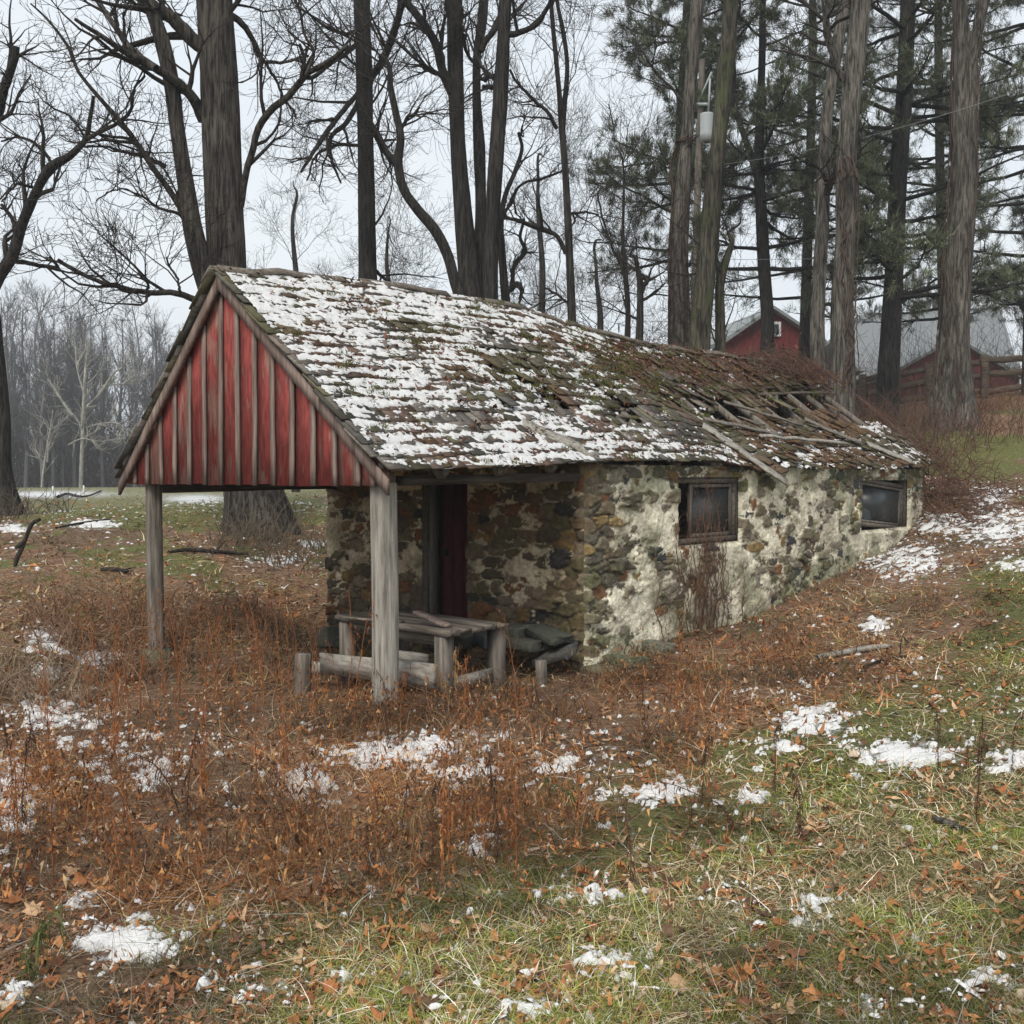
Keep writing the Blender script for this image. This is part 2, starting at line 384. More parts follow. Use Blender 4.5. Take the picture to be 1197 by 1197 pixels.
# ground cover maps, defined on the ground itself
def spots(px, py, L):
    o = np.zeros(np.shape(px))
    for (x, y, rx, ry, s) in L: o = np.maximum(o, s*np.exp(-(((px-x)/rx)**2+((py-y)/ry)**2)))
    return o
SNOW = [(145,1105,48,20,1.3),(95,1058,22,12,.9),(1058,884,50,15,1.3),(950,843,42,20,.9),(15,935,28,45,1.1),(915,872,30,10,.7),(880,932,20,8,.8),(360,915,34,20,1.1),(175,905,26,18,.9),
        (1165,615,50,26,.8),(1060,655,55,26,.72),(1100,612,45,15,.85),(1160,580,30,12,.75),(470,878,75,20,.9),(792,925,26,9,1.1),(1022,732,15,9,1.5),(58,786,22,9,1.4),(50,752,22,18,1.1),
        (115,770,28,12,1.0),(228,583,35,5,1.2),(110,613,32,5,1.2),(15,618,22,5,1.1),(60,578,60,4,1.3),(365,636,18,5,1.3),(60,830,60,25,.75),(545,905,45,18,.7),(560,990,16,14,.7),
        (650,895,55,16,.6),(1180,890,26,16,.8),(745,930,50,12,.55),(1030,1180,40,12,.6),(930,1070,40,30,.55),(700,1130,60,22,.6),(600,1180,60,18,.55),(1150,1150,26,22,.8),(300,1150,60,20,.6),(400,1140,22,8,.9),
        (330,655,60,12,.55),(220,770,60,14,.45),(560,860,40,12,.6),(1190,660,30,10,.8),(20,1160,22,12,.7),(860,1055,40,15,.6),(480,650,60,10,.5),(700,1045,60,14,.5),(150,890,60,30,.5)]
def maps(X, Y, Z):
    px, py = proj(X, Y, Z)
    n1 = fbm(X*.9, Y*.9, 4, 21); n2 = fbm(X*2.6, Y*2.6, 4, 31)
    yg = interp(px, [-200, 0, 200, 400, 600, 800, 900, 1000, 1100, 1200, 1500], [1300, 1250, 1120, 1050, 1010, 945, 880, 820, 770, 700, 640])
    g = sst(-110, 120, py-yg+(n1-.5)*280)
    g = np.maximum(g, .9*sst(.35, .6, n1+spots(px, py, [(1150,535,90,28,.45),(1080,530,40,20,.2)])-.12)*(px > 1040)*(py < 590))
    g = np.maximum(g, .75*sst(.4, .62, n2*.6+spots(px, py, [(200,590,220,30,.5),(200,650,240,40,.22),(900,700,200,40,.12),(330,640,40,10,.2),(120,665,60,14,.15),(350,600,50,14,.35)])))
    g = np.where(Y > 24, np.where(px < 400, .55, .3), g)
    s = spots(px, py, SNOW)*.25+.09
    s = s+np.where((Y > 16) & (px < 400), .06, 0)
    lf = sst(.35, .65, fbm(X*.7+9, Y*.7, 3, 41))*.5+spots(px, py, [(300,690,220,60,.8),(90,700,120,60,.6),(1130,500,120,40,.9),(1000,800,140,70,.6),(500,1110,60,50,.7),(950,1130,60,40,.7),(1130,760,80,60,.6),(700,950,300,60,.5)])
    return g, s, np.clip(lf, 0, 1.2)

def grid_axis(lo, c0, c1, hi, st, gr=1.09):
    m = np.arange(c0, c1+1e-6, st); a = []; d = st; x = c0
    while x > lo: d *= gr; x -= d; a.append(x)
    b = []; d = st; x = m[-1]
    while x < hi: d *= gr; x += d; b.append(x)
    return np.r_[a[::-1], m, b]
gx = grid_axis(-320, -6.5, 8, 320, .05); gy = grid_axis(-60, 2., 16, 420, .05)
XX, YY = np.meshgrid(gx, gy, indexing='ij')
ZZ = h_exact(XX, YY)+micro(XX, YY)
ZZ = np.where(np.hypot(XX, YY-100) > 200, np.clip(ZZ, -2, 6), ZZ)
g, s, lf = maps(XX, YY, ZZ)
nx, ny = XX.shape
ii = np.arange(nx-1)[:, None]*ny+np.arange(ny-1)[None]
Q = np.stack([ii, ii+ny, ii+ny+1, ii+1], -1).reshape(-1, 4)
mg, N, L, b = nt('winter_ground')
at = N.new('ShaderNodeAttribute'); at.attribute_name = 'Col'
sp = N.new('ShaderNodeSeparateColor'); L.new(at.outputs['Color'], sp.inputs[0])
tc = N.new('ShaderNodeTexCoord')
def noise(sc, det=6, ro=.6, dist=0., src=tc.outputs['Object'], st=None):
    n = N.new('ShaderNodeTexNoise'); n.inputs['Scale'].default_value = sc; n.inputs['Detail'].default_value = det
    n.inputs['Roughness'].default_value = ro; n.inputs['Distortion'].default_value = dist
    if st:
        mp = N.new('ShaderNodeMapping'); mp.inputs['Scale'].default_value = st; L.new(src, mp.inputs[0]); src = mp.outputs[0]
    L.new(src, n.inputs['Vector']); return n.outputs['Fac']
def ramp(src, *stops):
    c = N.new('ShaderNodeValToRGB'); e = c.color_ramp.elements
    e[0].position, e[0].color = stops[0][0], (*stops[0][1], 1); e[1].position, e[1].color = stops[-1][0], (*stops[-1][1], 1)
    for p, q in stops[1:-1]: k = e.new(p); k.color = (*q, 1)
    L.new(src, c.inputs[0]); return c.outputs[0]
def mixc(f, a, b2):
    m = N.new('ShaderNodeMix'); m.data_type = 'RGBA'
    L.new(f, m.inputs[0]); L.new(a, m.inputs[6]); L.new(b2, m.inputs[7]); return m.outputs[2]
def thr(a, b2, k, lo, hi):
    """smooth threshold of a + k*b2"""
    q = N.new('ShaderNodeMath'); q.operation = 'MULTIPLY_ADD'; L.new(b2, q.inputs[0]); q.inputs[1].default_value = k; L.new(a, q.inputs[2])
    r = N.new('ShaderNodeMapRange'); r.inputs['From Min'].default_value = lo; r.inputs['From Max'].default_value = hi; r.interpolation_type = 'SMOOTHSTEP'
    L.new(q.outputs[0], r.inputs['Value']); return r.outputs[0]
soil = ramp(noise(26, 9, .75), (.3, (.045, .030, .020)), (.48, (.13, .085, .053)), (.6, (.23, .15, .092)), (.75, (.33, .24, .16)))
leafc = ramp(noise(17, 9, .8, .8), (.32, (.07, .042, .028)), (.47, (.19, .112, .07)), (.6, (.32, .20, .125)), (.74, (.44, .32, .23)))
grassc = ramp(noise(30, 8, .8), (.3, (.04, .045, .015)), (.5, (.13, .135, .045)), (.62, (.21, .20, .08)), (.75, (.31, .26, .14)))
c1 = mixc(thr(sp.outputs[2], noise(9, 6, .7), 1.3, .85, 1.15), soil, leafc)
c2 = mixc(thr(sp.outputs[0], noise(7, 8, .75), 1.5, 1.0, 1.35), c1, grassc)
sn = N.new('ShaderNodeRGB'); sn.outputs[0].default_value = (.60, .61, .63, 1)
c3 = mixc(thr(sp.outputs[1], noise(11, 10, .82), 1.7, 1.10, 1.17), c2, sn.outputs[0])
L.new(c3, b.inputs['Base Color']); b.inputs['Roughness'].default_value = .92; b.inputs['Specular IOR Level'].default_value = .15
bp = N.new('ShaderNodeBump'); bp.inputs['Strength'].default_value = 1; bp.inputs['Distance'].default_value = .05
L.new(noise(20, 9, .75), bp.inputs['Height']); L.new(bp.outputs[0], b.inputs['Normal'])
ground = mk('ground', np.stack([XX, YY, ZZ], -1).reshape(-1, 3), Q, mg, col=np.stack([g, s, lf], -1).reshape(-1, 3), smooth=True)
ground['kind'] = 'structure'

# thin ragged sheets of old snow lying on the near ground
def snow_sheet(x0, x1, y0, y1, st, name_label, k=.62, off=.42):
    X, Y = np.meshgrid(np.arange(x0, x1, st), np.arange(y0, y1, st), indexing='ij'); Z = gh(X, Y); px, py = proj(X, Y, Z)
    m = spots(px, py, SNOW)*k+(fbm(X*13, Y*13, 6, 231, .74)-.5)*1.8-off+.10*(fbm(X*.8, Y*.8, 2, 235)-.4)
    m = np.where(inside(X, Y, True), -1, m)
    H = np.where(m > 0, Z+.010+np.clip(m*.05, 0, .014)+.006*vn(X*50, Y*50, 6), Z-.012)
    n1, n2 = X.shape; i = np.arange(n1-1)[:, None]*n2+np.arange(n2-1)[None]; pos = m > 0
    kp = pos[:-1, :-1] | pos[1:, :-1] | pos[:-1, 1:] | pos[1:, 1:]
    Q = np.stack([i, i+n2, i+n2+1, i+1], -1)[kp]; us = np.zeros(X.size, int); us[Q.ravel()] = 1; re_ = np.cumsum(us)-1
    V = np.stack([X, Y, H], -1).reshape(-1, 3)[us > 0]
    tag(mk('ground_snow', V, re_[Q], M['snow'], None, col=np.full((len(V), 3), .60), smooth=True), name_label, 'snow', kind='stuff')
snow_sheet(-4.5, 4.5, 2.3, 7.5, .014, 'ragged thin snow patches on the near grass and weeds')
snow_sheet(-9, 9, 7.5, 18, .03, 'ragged thin snow patches on the bank and field around the building', .52, .45)
# ------------------------------------------------------------ the spring house
house = thing('springhouse', 'long low stone springhouse with sagging snowy shingle roof and red boarded porch gable', 'springhouse',
              (A0[0], A0[1], 0), -TH)
AR, AL, TE = 2.07, -1.70, 10.15
def zr(t): return 3.27+interp(t, [-.1, 0, 1.6, 3.5, 4.4, 5.2, 7, 8.5, 10.2], [0, .01, .12, .15, .07, -.02, .0, .02, .08])
def ze(t, side):
    if side > 0: return interp(t, [-.1, 2.3, 4.2, 4.9, 5.35, 5.8, 7, 8.6, 10.2], [1.615, 1.70, 1.73, 1.66, 1.58, 1.68, 1.68, 1.69, 1.76])
    return 1.575+interp(t, [0, 3, 6, 10], [0, .08, 0, .1])
def Rf(t, w, side, h=0.):
    t = np.asarray(t, float); w = np.asarray(w, float)
    aE = AR if side > 0 else AL
    a = aE*w; z = zr(t)*(1-w)+ze(t, side)*w
    z = z-.15*np.exp(-((t-7.0)/1.5)**2)*np.sin(np.pi*np.clip(w, 0, 1)) \
        +.035*(fbm(t*1.3, w*3, 3, 51)-.5)*np.clip(w*4, 0, 1)-.03*np.exp(-((t-3.6)/.7)**2-((w-.6)/.2)**2)
    rise = 1.62; n = np.array([rise/aE*abs(aE), abs(aE)]); n = n/np.linalg.norm(n)
    return np.stack([a+h*n[0], t+0*a, z+h*n[1]], -1)
Lr = math.hypot(AR, 1.62); Ll = math.hypot(AL, 1.7)
def roof_px(t, w, side=1):
    p = Rf(t, w, side); X, Y = loc2w(p[..., 0], p[..., 1]); return proj(X, Y, p[..., 2])
roof = None
mb = MB()
mb_lath = MB()
BIG = [(955,467,56,15,1.),(1000,487,26,9,1.),(852,483,26,10,1.),(800,476,15,6,1.),(915,487,18,6,1.),(545,493,17,7,1.),(655,482,11,7,1.),(738,493,18,6,1.),(893,462,20,5,1.)]
SH = [(.115,.105,.095),(.15,.135,.12),(.09,.085,.075),(.17,.15,.13),(.075,.07,.055),(.12,.11,.07)]
HOLES = [(960,468,46,13,2.),(850,487,28,8,2.),(800,470,22,6,1.3),(925,488,24,7,1.5),(740,500,18,5,1.2),(1000,488,22,8,1.5),(880,468,30,6,1.4),(690,478,16,5,1.2),(540,493,20,7,1.4),(655,483,14,9,1.4),(640,470,9,8,1.),(575,415,10,7,1.1),(735,488,24,9,1.5),(845,482,26,11,1.6),(868,492,18,8,1.4),(960,470,34,13,1.6),(700,462,12,6,1.),(615,460,10,6,.9),(900,455,26,6,1.),(780,470,20,5,.9),(1015,500,18,9,1.3),(915,520,12,5,.8)]
for side in (1, -1):
    LL = Lr if side > 0 else Ll
    rows = 19 if side > 0 else 17
    ex = LL/rows
    for r in range(rows):
        s1 = (r+1)*ex                                   # butt (lower) edge
        t = -.09+random.uniform(-.06, 0)
        while t < TE:
            wd = random.choice([.09, .12, .15, .18, .13])*random.uniform(.8, 1.2)
            t2 = min(t+wd, TE+.03); tm = (t+t2)/2
            if t2-t < .03: break
            wc = (s1-.08)/LL
            px, py = roof_px(tm, wc, side)
            hole = float(spots(np.array(px), np.array(py), HOLES)) if side > 0 else 0
            rough = float(sst(4.2, 6.0, tm)) if side > 0 else .1
            if side > 0: rough = max(rough, .8*math.exp(-((px-600)/45)**2-((py-445)/60)**2))
            pb = roof_px(tm, min(1., (s1-.25)/LL)); h2 = float(spots(np.array(pb[0]), np.array(pb[1]), BIG)) if side > 0 else 0
            h3 = float(spots(np.array(px), np.array(py), BIG)) if side > 0 else 0
            if max(h2, h3) > .5 and random.random() < .93: t = t2; continue
            if random.random() < hole*1.25 or random.random() < .015+.10*rough: t = t2; continue
            up_len = random.uniform(.30, .40)
            s0 = max(0., s1-up_len); e1 = s1+random.gauss(0, .006+.02*rough)
            if r == rows-1: e1 = min(e1, s1+.03)
            lift = (.030 if side > 0 else .012)+abs(random.gauss(0, (.004+.022*rough) if side > 0 else .002)); low = .004
            sk = random.gauss(0, .003+.035*rough)
            g_ = .004; th = random.uniform(.012, .018)
            q = []
            for (tt, ss, hh) in ((t+g_, s0, low), (t2-g_, s0, low), (t2-g_+sk, e1, lift), (t+g_+sk, e1, lift+random.gauss(0, .003+.008*rough))):
                b_ = Rf(tt, ss/LL, side, hh); q.append((b_, Rf(tt, ss/LL, side, hh+th)))
            V = [q[i][0] for i in range(4)]+[q[i][1] for i in range(4)]
            c = np.array(random.choice(SH))*random.uniform(.75, 1.2)
            if side > 0:
                mo = float(sst(.45, .68, fbm(tm*1.2, wc*4, 3, 61)+.22*rough))
                c = c*(1-.55*mo)+np.array((.085, .075, .028))*.55*mo
                rb = float(sst(.5, .7, fbm(tm*1.9+5, wc*5, 3, 64)+.12*float(sst(5, 7, tm))))*.5
                c = c*(1-rb)+np.array((.13, .055, .03))*rb
            F6 = [[4,5,6,7],[3,2,1,0],[0,1,5,4],[1,2,6,5],[2,3,7,6],[3,0,4,7]]
            if side < 0: F6 = [f[::-1] for f in F6]
            mb.add(V, Q=F6, c=c)
            t = t2
roof = mb.build('roof', M['shingle'], house)
# lath strips and rafters under the shingles
for side in (1, -1):
    LL = Lr if side > 0 else Ll
    k = 0; s = .06
    while s < LL-.02:
        t = -.05
        while t < TE-.1:
            ln = random.uniform(1.8, 3.2); t2 = min(t+ln, TE)
            n = 6; tt = np.linspace(t, t2-.01, n)
            pb = roof_px((t+t2)/2, s/LL)
            if side > 0 and t2 > 6.8 and .28 < s/LL < .62: t = t2; continue
            V = []; Qs = []
            for i, q in enumerate(tt):
                for (ds, hh) in ((0, -.032), (.045, -.032), (.045, -.008), (0, -.008)):
                    V.append(Rf(q, (s+ds)/LL, side, hh))
                if i:
                    o = 4*(i-1)
                    for j in range(4): Qs.append([o+j, o+(j+1) % 4, o+4+(j+1) % 4, o+4+j])
            Qs.append([3, 2, 1, 0]); o = 4*(n-1); Qs.append([o, o+1, o+2, o+3])
            mb_lath.add(V, Q=Qs, c=(.5+random.uniform(-.4, .4), .5, .5))
            t = t2
        s += .135
mb_lath.build('roof_lath', M['boardh'], roof)
for t in np.arange(.55, 10., .62):
    for side in (1, -1):
        r_ = MB(); p0 = Rf(t, .01, side, -.09); p1 = Rf(t, .985 if side > 0 else .97, side, -.075)
        d = (p1-p0)/np.linalg.norm(p1-p0)
        r_.beam(p0, p1-d*.02, .08, .075, c=(random.random(), .5, .5), up=(0, 0, 1), n=3, wob=.004)
        r_.build('rafter', M['post_dark'] if side > 0 else M['beam'], roof)
# ridge boards, one a little crooked after the other
r_ = MB(); t = -.1
for ln in (1.15, .35, 1.05, 1.2, .9, 1.5, 1.3, 1.3, 1.2):
    t2 = min(t+ln, TE)
    for sd in (1, -1):
        e0, e1 = random.gauss(0, .012), random.gauss(0, .012)
        a = Rf(t, .02, sd, .055+max(e0, -.01)); b2 = Rf(t2+.05, .02, sd, .055+max(e1, -.01)); 
        r_.beam(a+np.array([0, 0, -.012]), b2+np.array([0, 0, -.012]), .085, .018, c=(random.random(), .5, .5), up=(sd*.62, 0, .78), n=4, wob=.012)
    t = t2-.02
r_.build('ridge_board', M['boardh'], roof)
# rake boards
for sd in (1, -1):
    r_ = MB(); ws = np.linspace(0, 1.005, 9)
    pts = [Rf(-.06, w, sd, -.03) for w in ws]
    V = []; Qs = []
    for i, p in enumerate(pts):
        for (dy, dz) in ((-.014, -.112), (.014, -.112), (.014, 0), (-.014, 0)):
            V.append(p+np.array([0, dy, dz*1.0]))
        if i:
            o = 4*(i-1)
            for j in range(4): Qs.append([o+j, o+(j+1) % 4, o+4+(j+1) % 4, o+4+j])
    Qs.append([3, 2, 1, 0]); o = 4*8; Qs.append([o, o+1, o+2, o+3])
    # grain runs along the board: keep colours per board
    r_.add(V, Q=Qs, c=(.3 if sd > 0 else .8, .5, .5)); r_.build('rake_board', M['board'], house)
# loose sheet under the left rake, dark edge of the far roof covering
def roofline(a):                                        # underside of the roof at gable for a
    a = np.asarray(a, float)
    return np.where(a > 0, 3.28+(ze(0., 1)-3.28)*a/AR, 3.28+(ze(0., -1)-3.28)*a/AL)-.055
# gable siding: boards, then battens
brd = np.array([-1.67, -1.50, -1.27, -1.03, -.79, -.55, -.31, -.06, .18, .42, .66, .91, 1.17, 1.42, 1.68, 1.84, 1.98])
ZB = 1.54
mb = MB()
for i in range(len(brd)-1):
    a, b2 = brd[i]+.004, brd[i+1]-.004; zb = ZB+random.gauss(0, .006); y = random.gauss(.004, .002)
    zt = max(zb+.01, float(roofline(a))); zt2 = max(zb+.01, float(roofline(b2)))
    xs = [a, b2]
    tops = [zt, zt2]
    if a < 0 < b2: xs = [a, 0, b2]; tops = [zt, float(roofline(0)), zt2]
    V = []; n = len(xs)
    for (yy) in (y, y+.022):
        for x in xs: V.append([x, yy, zb])
        for x, z in zip(xs, tops): V.append([x, yy, z])
    c = (random.uniform(.25, 1.), random.random(), random.random())
    if i in (2, 0, 15): c = (.05, .3, .7)
    Qs = []
    for k in range(n-1):
        Qs += [[k, k+1, n+k+1, n+k], [2*n+k+1, 2*n+k, 3*n+k, 3*n+k+1], [k+1, k, 2*n+k, 2*n+k+1]]
    Qs += [[0, n, 3*n, 2*n], [n-1, 3*n-1, 4*n-1, 2*n-1]]
    mb.add(V, Q=Qs, c=c)
sid = mb.build('gable_siding', M['red'], house); sid['label'] = 'red painted vertical boards, paint worn off in places'
for i in range(1, len(brd)-1):
    a = brd[i]; zt = float(roofline(a))-.05
    if zt < ZB+.08: continue
    b_ = MB(); yy = -.009; ln = .0 if i not in (4, 7) else random.uniform(.05, .12)
    sk = random.gauss(0, .006)
    b_.beam((a+sk, yy, ZB-.004+ (0 if i != 9 else 0)), (a-sk, yy, zt), .048, .022, c=(random.random(), random.random(), .5), up=(0, 1, 0), n=5, wob=.002)
    b_.build('batten', M['board'], sid)
# far gable of plain boards, closed
mb = MB()
for i in range(len(brd)-1):
    a, b2 = brd[i]+.004, brd[i+1]-.004; am = (a+b2)/2
    mb.box((a, 10.02, 1.4), (b2, 10.045, float(roofline(am))-.05), c=(random.random(), .5, .5))
mb.build('rear_gable_siding', M['board'], house)

# --- stone walls -------------------------------------------------
PAL = np.array([(.16,.125,.08),(.235,.165,.075),(.125,.11,.085),(.055,.058,.06),(.20,.105,.055),(.14,.13,.075),(.22,.19,.145),(.17,.145,.10),(.105,.09,.065)])
def stonewall(S, Z, seed, Lbias, grn):
    """S,Z sample coordinates; returns height, colour"""
    cw, ch = .215, .105
    wx = S+.12*(fbm(S*5, Z*7, 4, seed+1, .6)-.5)*2; wz = Z+.055*(fbm(S*4+9, Z*6, 4, seed+2, .6)-.5)*2
    ci = np.floor(wx/cw); cj = np.floor(wz/ch)
    R = _tab(seed); R2 = _tab(seed+1); R3 = _tab(seed+2)
    f1 = np.full(S.shape, 9.); f2 = np.full(S.shape, 9.); idr = np.zeros(S.shape); idc = np.zeros(S.shape)
    for di in (-2, -1, 0, 1, 2):
        for dj in (-2, -1, 0, 1, 2):
            i = (ci+di).astype(int); j = (cj+dj).astype(int)
            jx = R[i & 255, j & 255]; jz = R2[i & 255, j & 255]; sz = R3[i & 255, j & 255]
            sx = (i+.5*(j % 2)+.15+.7*jx)*cw; sz_ = (j+.15+.7*jz)*ch
            d = np.maximum(np.abs(wx-sx)/cw, np.abs(wz-sz_)/ch)*.55+np.hypot((wx-sx)/cw, (wz-sz_)/ch)*.45-.22*sz
            n1 = d < f1
            f2 = np.where(n1, f1, np.minimum(f2, d)); idr = np.where(n1, sz, idr); idc = np.where(n1, (jx*7+jz*13) % 1, idc); f1 = np.where(n1, d, f1)
    e = f2-f1
    st = sst(0.02, .17, e)*(.022+.042*idr*idr+.022*(idc > .72))*(.8+.4*fbm(S*12, Z*20, 3, seed+15))+.010*(fbm(S*14, Z*22, 4, seed+5)-.5)
    mort = .010+.006*fbm(S*20, Z*20, 2, seed+8)
    pl = Lbias+(fbm(S*1.7, Z*2.6, 3, seed+6)-.5)*.12+(fbm(S*6, Z*8, 5, seed+7, .65)-.5)*.13
    rock = PAL[(idc*8.99).astype(int)]*(.7+.6*fbm(S*16, Z*30, 4, seed+9))[..., None]
    fine = fbm(S*30, Z*30, 4, seed+10)
    plc = np.array([.73, .68, .53])*(.62+.62*fbm(S*4, Z*4, 4, seed+11)*.9+.25*(fine-.5))[..., None]
    stain = sst(.5, .68, fbm(S*3+4, Z*1.8, 4, seed+12))[..., None]
    plc = plc*(1-.45*stain)+np.array([.20, .165, .11])*.45*stain
    gm = sst(.45, .7, fbm(S*4, Z*4, 3, seed+13)+grn)[..., None]
    plc = plc*(1-.6*gm)+np.array([.13, .14, .065])*.6*gm; rock = rock*(1-.4*gm)+np.array([.07, .085, .03])*.4*gm
    base = np.maximum(st, mort)
    mcol = np.array([.16, .135, .10])*(.6+.8*fine)[..., None]
    mcol = np.where((e < .10)[..., None], mcol, rock)
    col = np.where((st > mort)[..., None], rock, mcol)
    isp = pl > base
    k = sst(-.002, .002, pl-base)[..., None]
    col = col*(1-k)+plc*k
    h = np.maximum(base, np.minimum(pl, .045+.35*(pl-.045)))
    return h, col
def wall_sheet(name, org, du, nrm, S1, z0, z1, step, seed, bias, grn, holes, mat, parent):
    s = np.arange(0, S1+1e-6, step); s = np.append(s, S1) if S1-s[-1] > 1e-4 else s
    z = np.arange(z0, z1+1e-6, step)
    S, Zg = np.meshgrid(s, z, indexing='ij')
    h, c = stonewall(S, Zg, seed, bias(S, Zg), grn(S, Zg))
    ed = sst(0, .035, S)*sst(0, .035, S1-S)
    rnd = .02*(fbm(Zg*5, S*0+seed, 3, seed+20)-.5)
    h = h*ed+(-.012+rnd)*(1-ed)
    keep = np.ones((len(s)-1, len(z)-1), bool); sm = (s[:-1]+s[1:])/2; zm = (z[:-1]+z[1:])/2
    for (a, b2, c0, c1) in holes:
        keep &= ~((sm > a)[:, None] & (sm < b2)[:, None] & (zm > c0)[None] & (zm < c1)[None])
        inh = (S > a-.03) & (S < b2+.03) & (Zg > c0-.03) & (Zg < c1+.03)
        h = np.where(inh, np.minimum(h, .012), h)
    V = np.stack([org[0]+du[0]*S+nrm[0]*h, org[1]+du[1]*S+nrm[1]*h, Zg], -1).reshape(-1, 3)
    nz = len(z); i = np.arange(len(s)-1)[:, None]*nz+np.arange(nz-1)[None]
    Q = np.stack([i, i+nz, i+nz+1, i+1], -1)[keep]
    return V, Q, c.reshape(-1, 3)
WR, WL, WT0, WT1 = 1.95, -1.58, 2.25, 9.92
W1 = (3.67, 4.83, .94, 1.60); W2 = (7.86, 9.42, .92, 1.56)
# side wall facing the camera
def b_side(S, Z): return .040-.03*sst(.42, .1, S)+.014*sst(3, 5.5, S)*sst(0, .5, Z-.1*S+.6)+.020*sst(.25, .0, Z-.2*S/3)-.02*sst(1.25, 1.6, Z)-.020*sst(.9, .0, S)*sst(.1, .5, Z)+.010*np.exp(-((S-6.)/1.3)**2)+.012*np.exp(-((S-.9)/.5)**2)
def g_side(S, Z): return .20*sst(.45, .0, Z-.09*S)+.16*sst(1.25, 1.6, Z)*sst(1.2, 3, S)+.05*sst(4, 7, S)-.10
mbw = MB()
for a in (wall_sheet('w', (WR, WT0), (0, 1), (1, 0), WT1-WT0, -.5, 1.72, .0125, 3, b_side, g_side,
                     [(W1[0]-WT0, W1[1]-WT0, W1[2], W1[3]), (W2[0]-WT0, W2[1]-WT0, W2[2], W2[3])], None, None),):
    mbw.add(a[0], Q=a[1], c=a[2])
# porch wall: S runs from the left end to the right end
DR = (-.07-WL, .56-WL, -.12, 1.62)
def b_fr(S, Z): return .016-.035*sst(2.95, 3.4, S)+.028*sst(.55, .2, S)*sst(.3, .8, Z)+.012*np.exp(-((S-2.35)/.35)**2-((Z-1.0)/.5)**2)-.030*sst(.55, .2, Z)+.02*np.exp(-((S-.25)/.2)**2-((Z-.35)/.2)**2)
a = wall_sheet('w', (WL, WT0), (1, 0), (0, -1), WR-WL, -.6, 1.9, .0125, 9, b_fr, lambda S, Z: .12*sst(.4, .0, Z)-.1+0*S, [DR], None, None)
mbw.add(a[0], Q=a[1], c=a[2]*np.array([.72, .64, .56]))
# left and rear walls, coarser
a = wall_sheet('w', (WL, WT1), (0, -1), (-1, 0), WT1-WT0, -.6, 1.62, .03, 14, lambda S, Z: .01+0*S, lambda S, Z: 0*S, [], None, None); mbw.add(a[0], Q=a[1], c=a[2])
a = wall_sheet('w', (WR, WT1), (-1, 0), (0, 1), WR-WL, 0., 1.62, .03, 17, lambda S, Z: .01+0*S, lambda S, Z: 0*S, [], None, None); mbw.add(a[0], Q=a[1], c=a[2])
# inner faces and reveals
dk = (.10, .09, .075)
th = .38
def slab(lo, hi, c=dk): mbw.box(lo, hi, c=c)
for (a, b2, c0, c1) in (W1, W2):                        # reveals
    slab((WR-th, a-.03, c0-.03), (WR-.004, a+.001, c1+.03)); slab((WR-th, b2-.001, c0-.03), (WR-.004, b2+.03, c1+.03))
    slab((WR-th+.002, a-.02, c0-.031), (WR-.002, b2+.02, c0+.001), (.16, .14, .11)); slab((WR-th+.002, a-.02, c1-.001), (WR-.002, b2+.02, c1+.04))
x0, x1 = WL+DR[0], WL+DR[1]
slab((x0-.03, WT0+.004, -.3), (x0+.001, WT0+th, 1.7), (.14, .125, .10)); slab((x1-.001, WT0+.004, -.3), (x1+.03, WT0+th, 1.7))
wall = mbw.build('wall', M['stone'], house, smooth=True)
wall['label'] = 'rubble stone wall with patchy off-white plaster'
# door: half open leaf, frame
dr = MB(); xs = np.linspace(x0+.17, x1-.03, 4)
for i in range(3): dr.box((xs[i]+.002, WT0+.12+.003*(i % 2), -.08), (xs[i+1]-.002, WT0+.16, 1.56), c=(random.random(), .4, .5))
door = dr.build('door', M['door'], house); door['label'] = 'dark red plank door'
d2 = MB(); d2.box((x0+.015, WT0+.20, -.08), (x0+.165, WT0+.23, 1.56), c=(.1, .2, .9)); d2.build('door_panel', M['door'], door)
dl = MB(); dl.box((xs[0]+.02, WT0+.105, .83), (xs[0]+.055, WT0+.122, .90), c=(.02, .02, .02)); dl.build('latch', M['stone'], door)
df = MB(); df.box((x0+.001, WT0+.06, -.1), (x0+.05, WT0+.19, 1.615), c=(.4, .1, .5)); df.box((x1-.03, WT0+.05, -.1), (x1-.001, WT0+.11, 1.615), c=(.8, .1, .5))
df.build('door_frame', M['post_dark'], house)
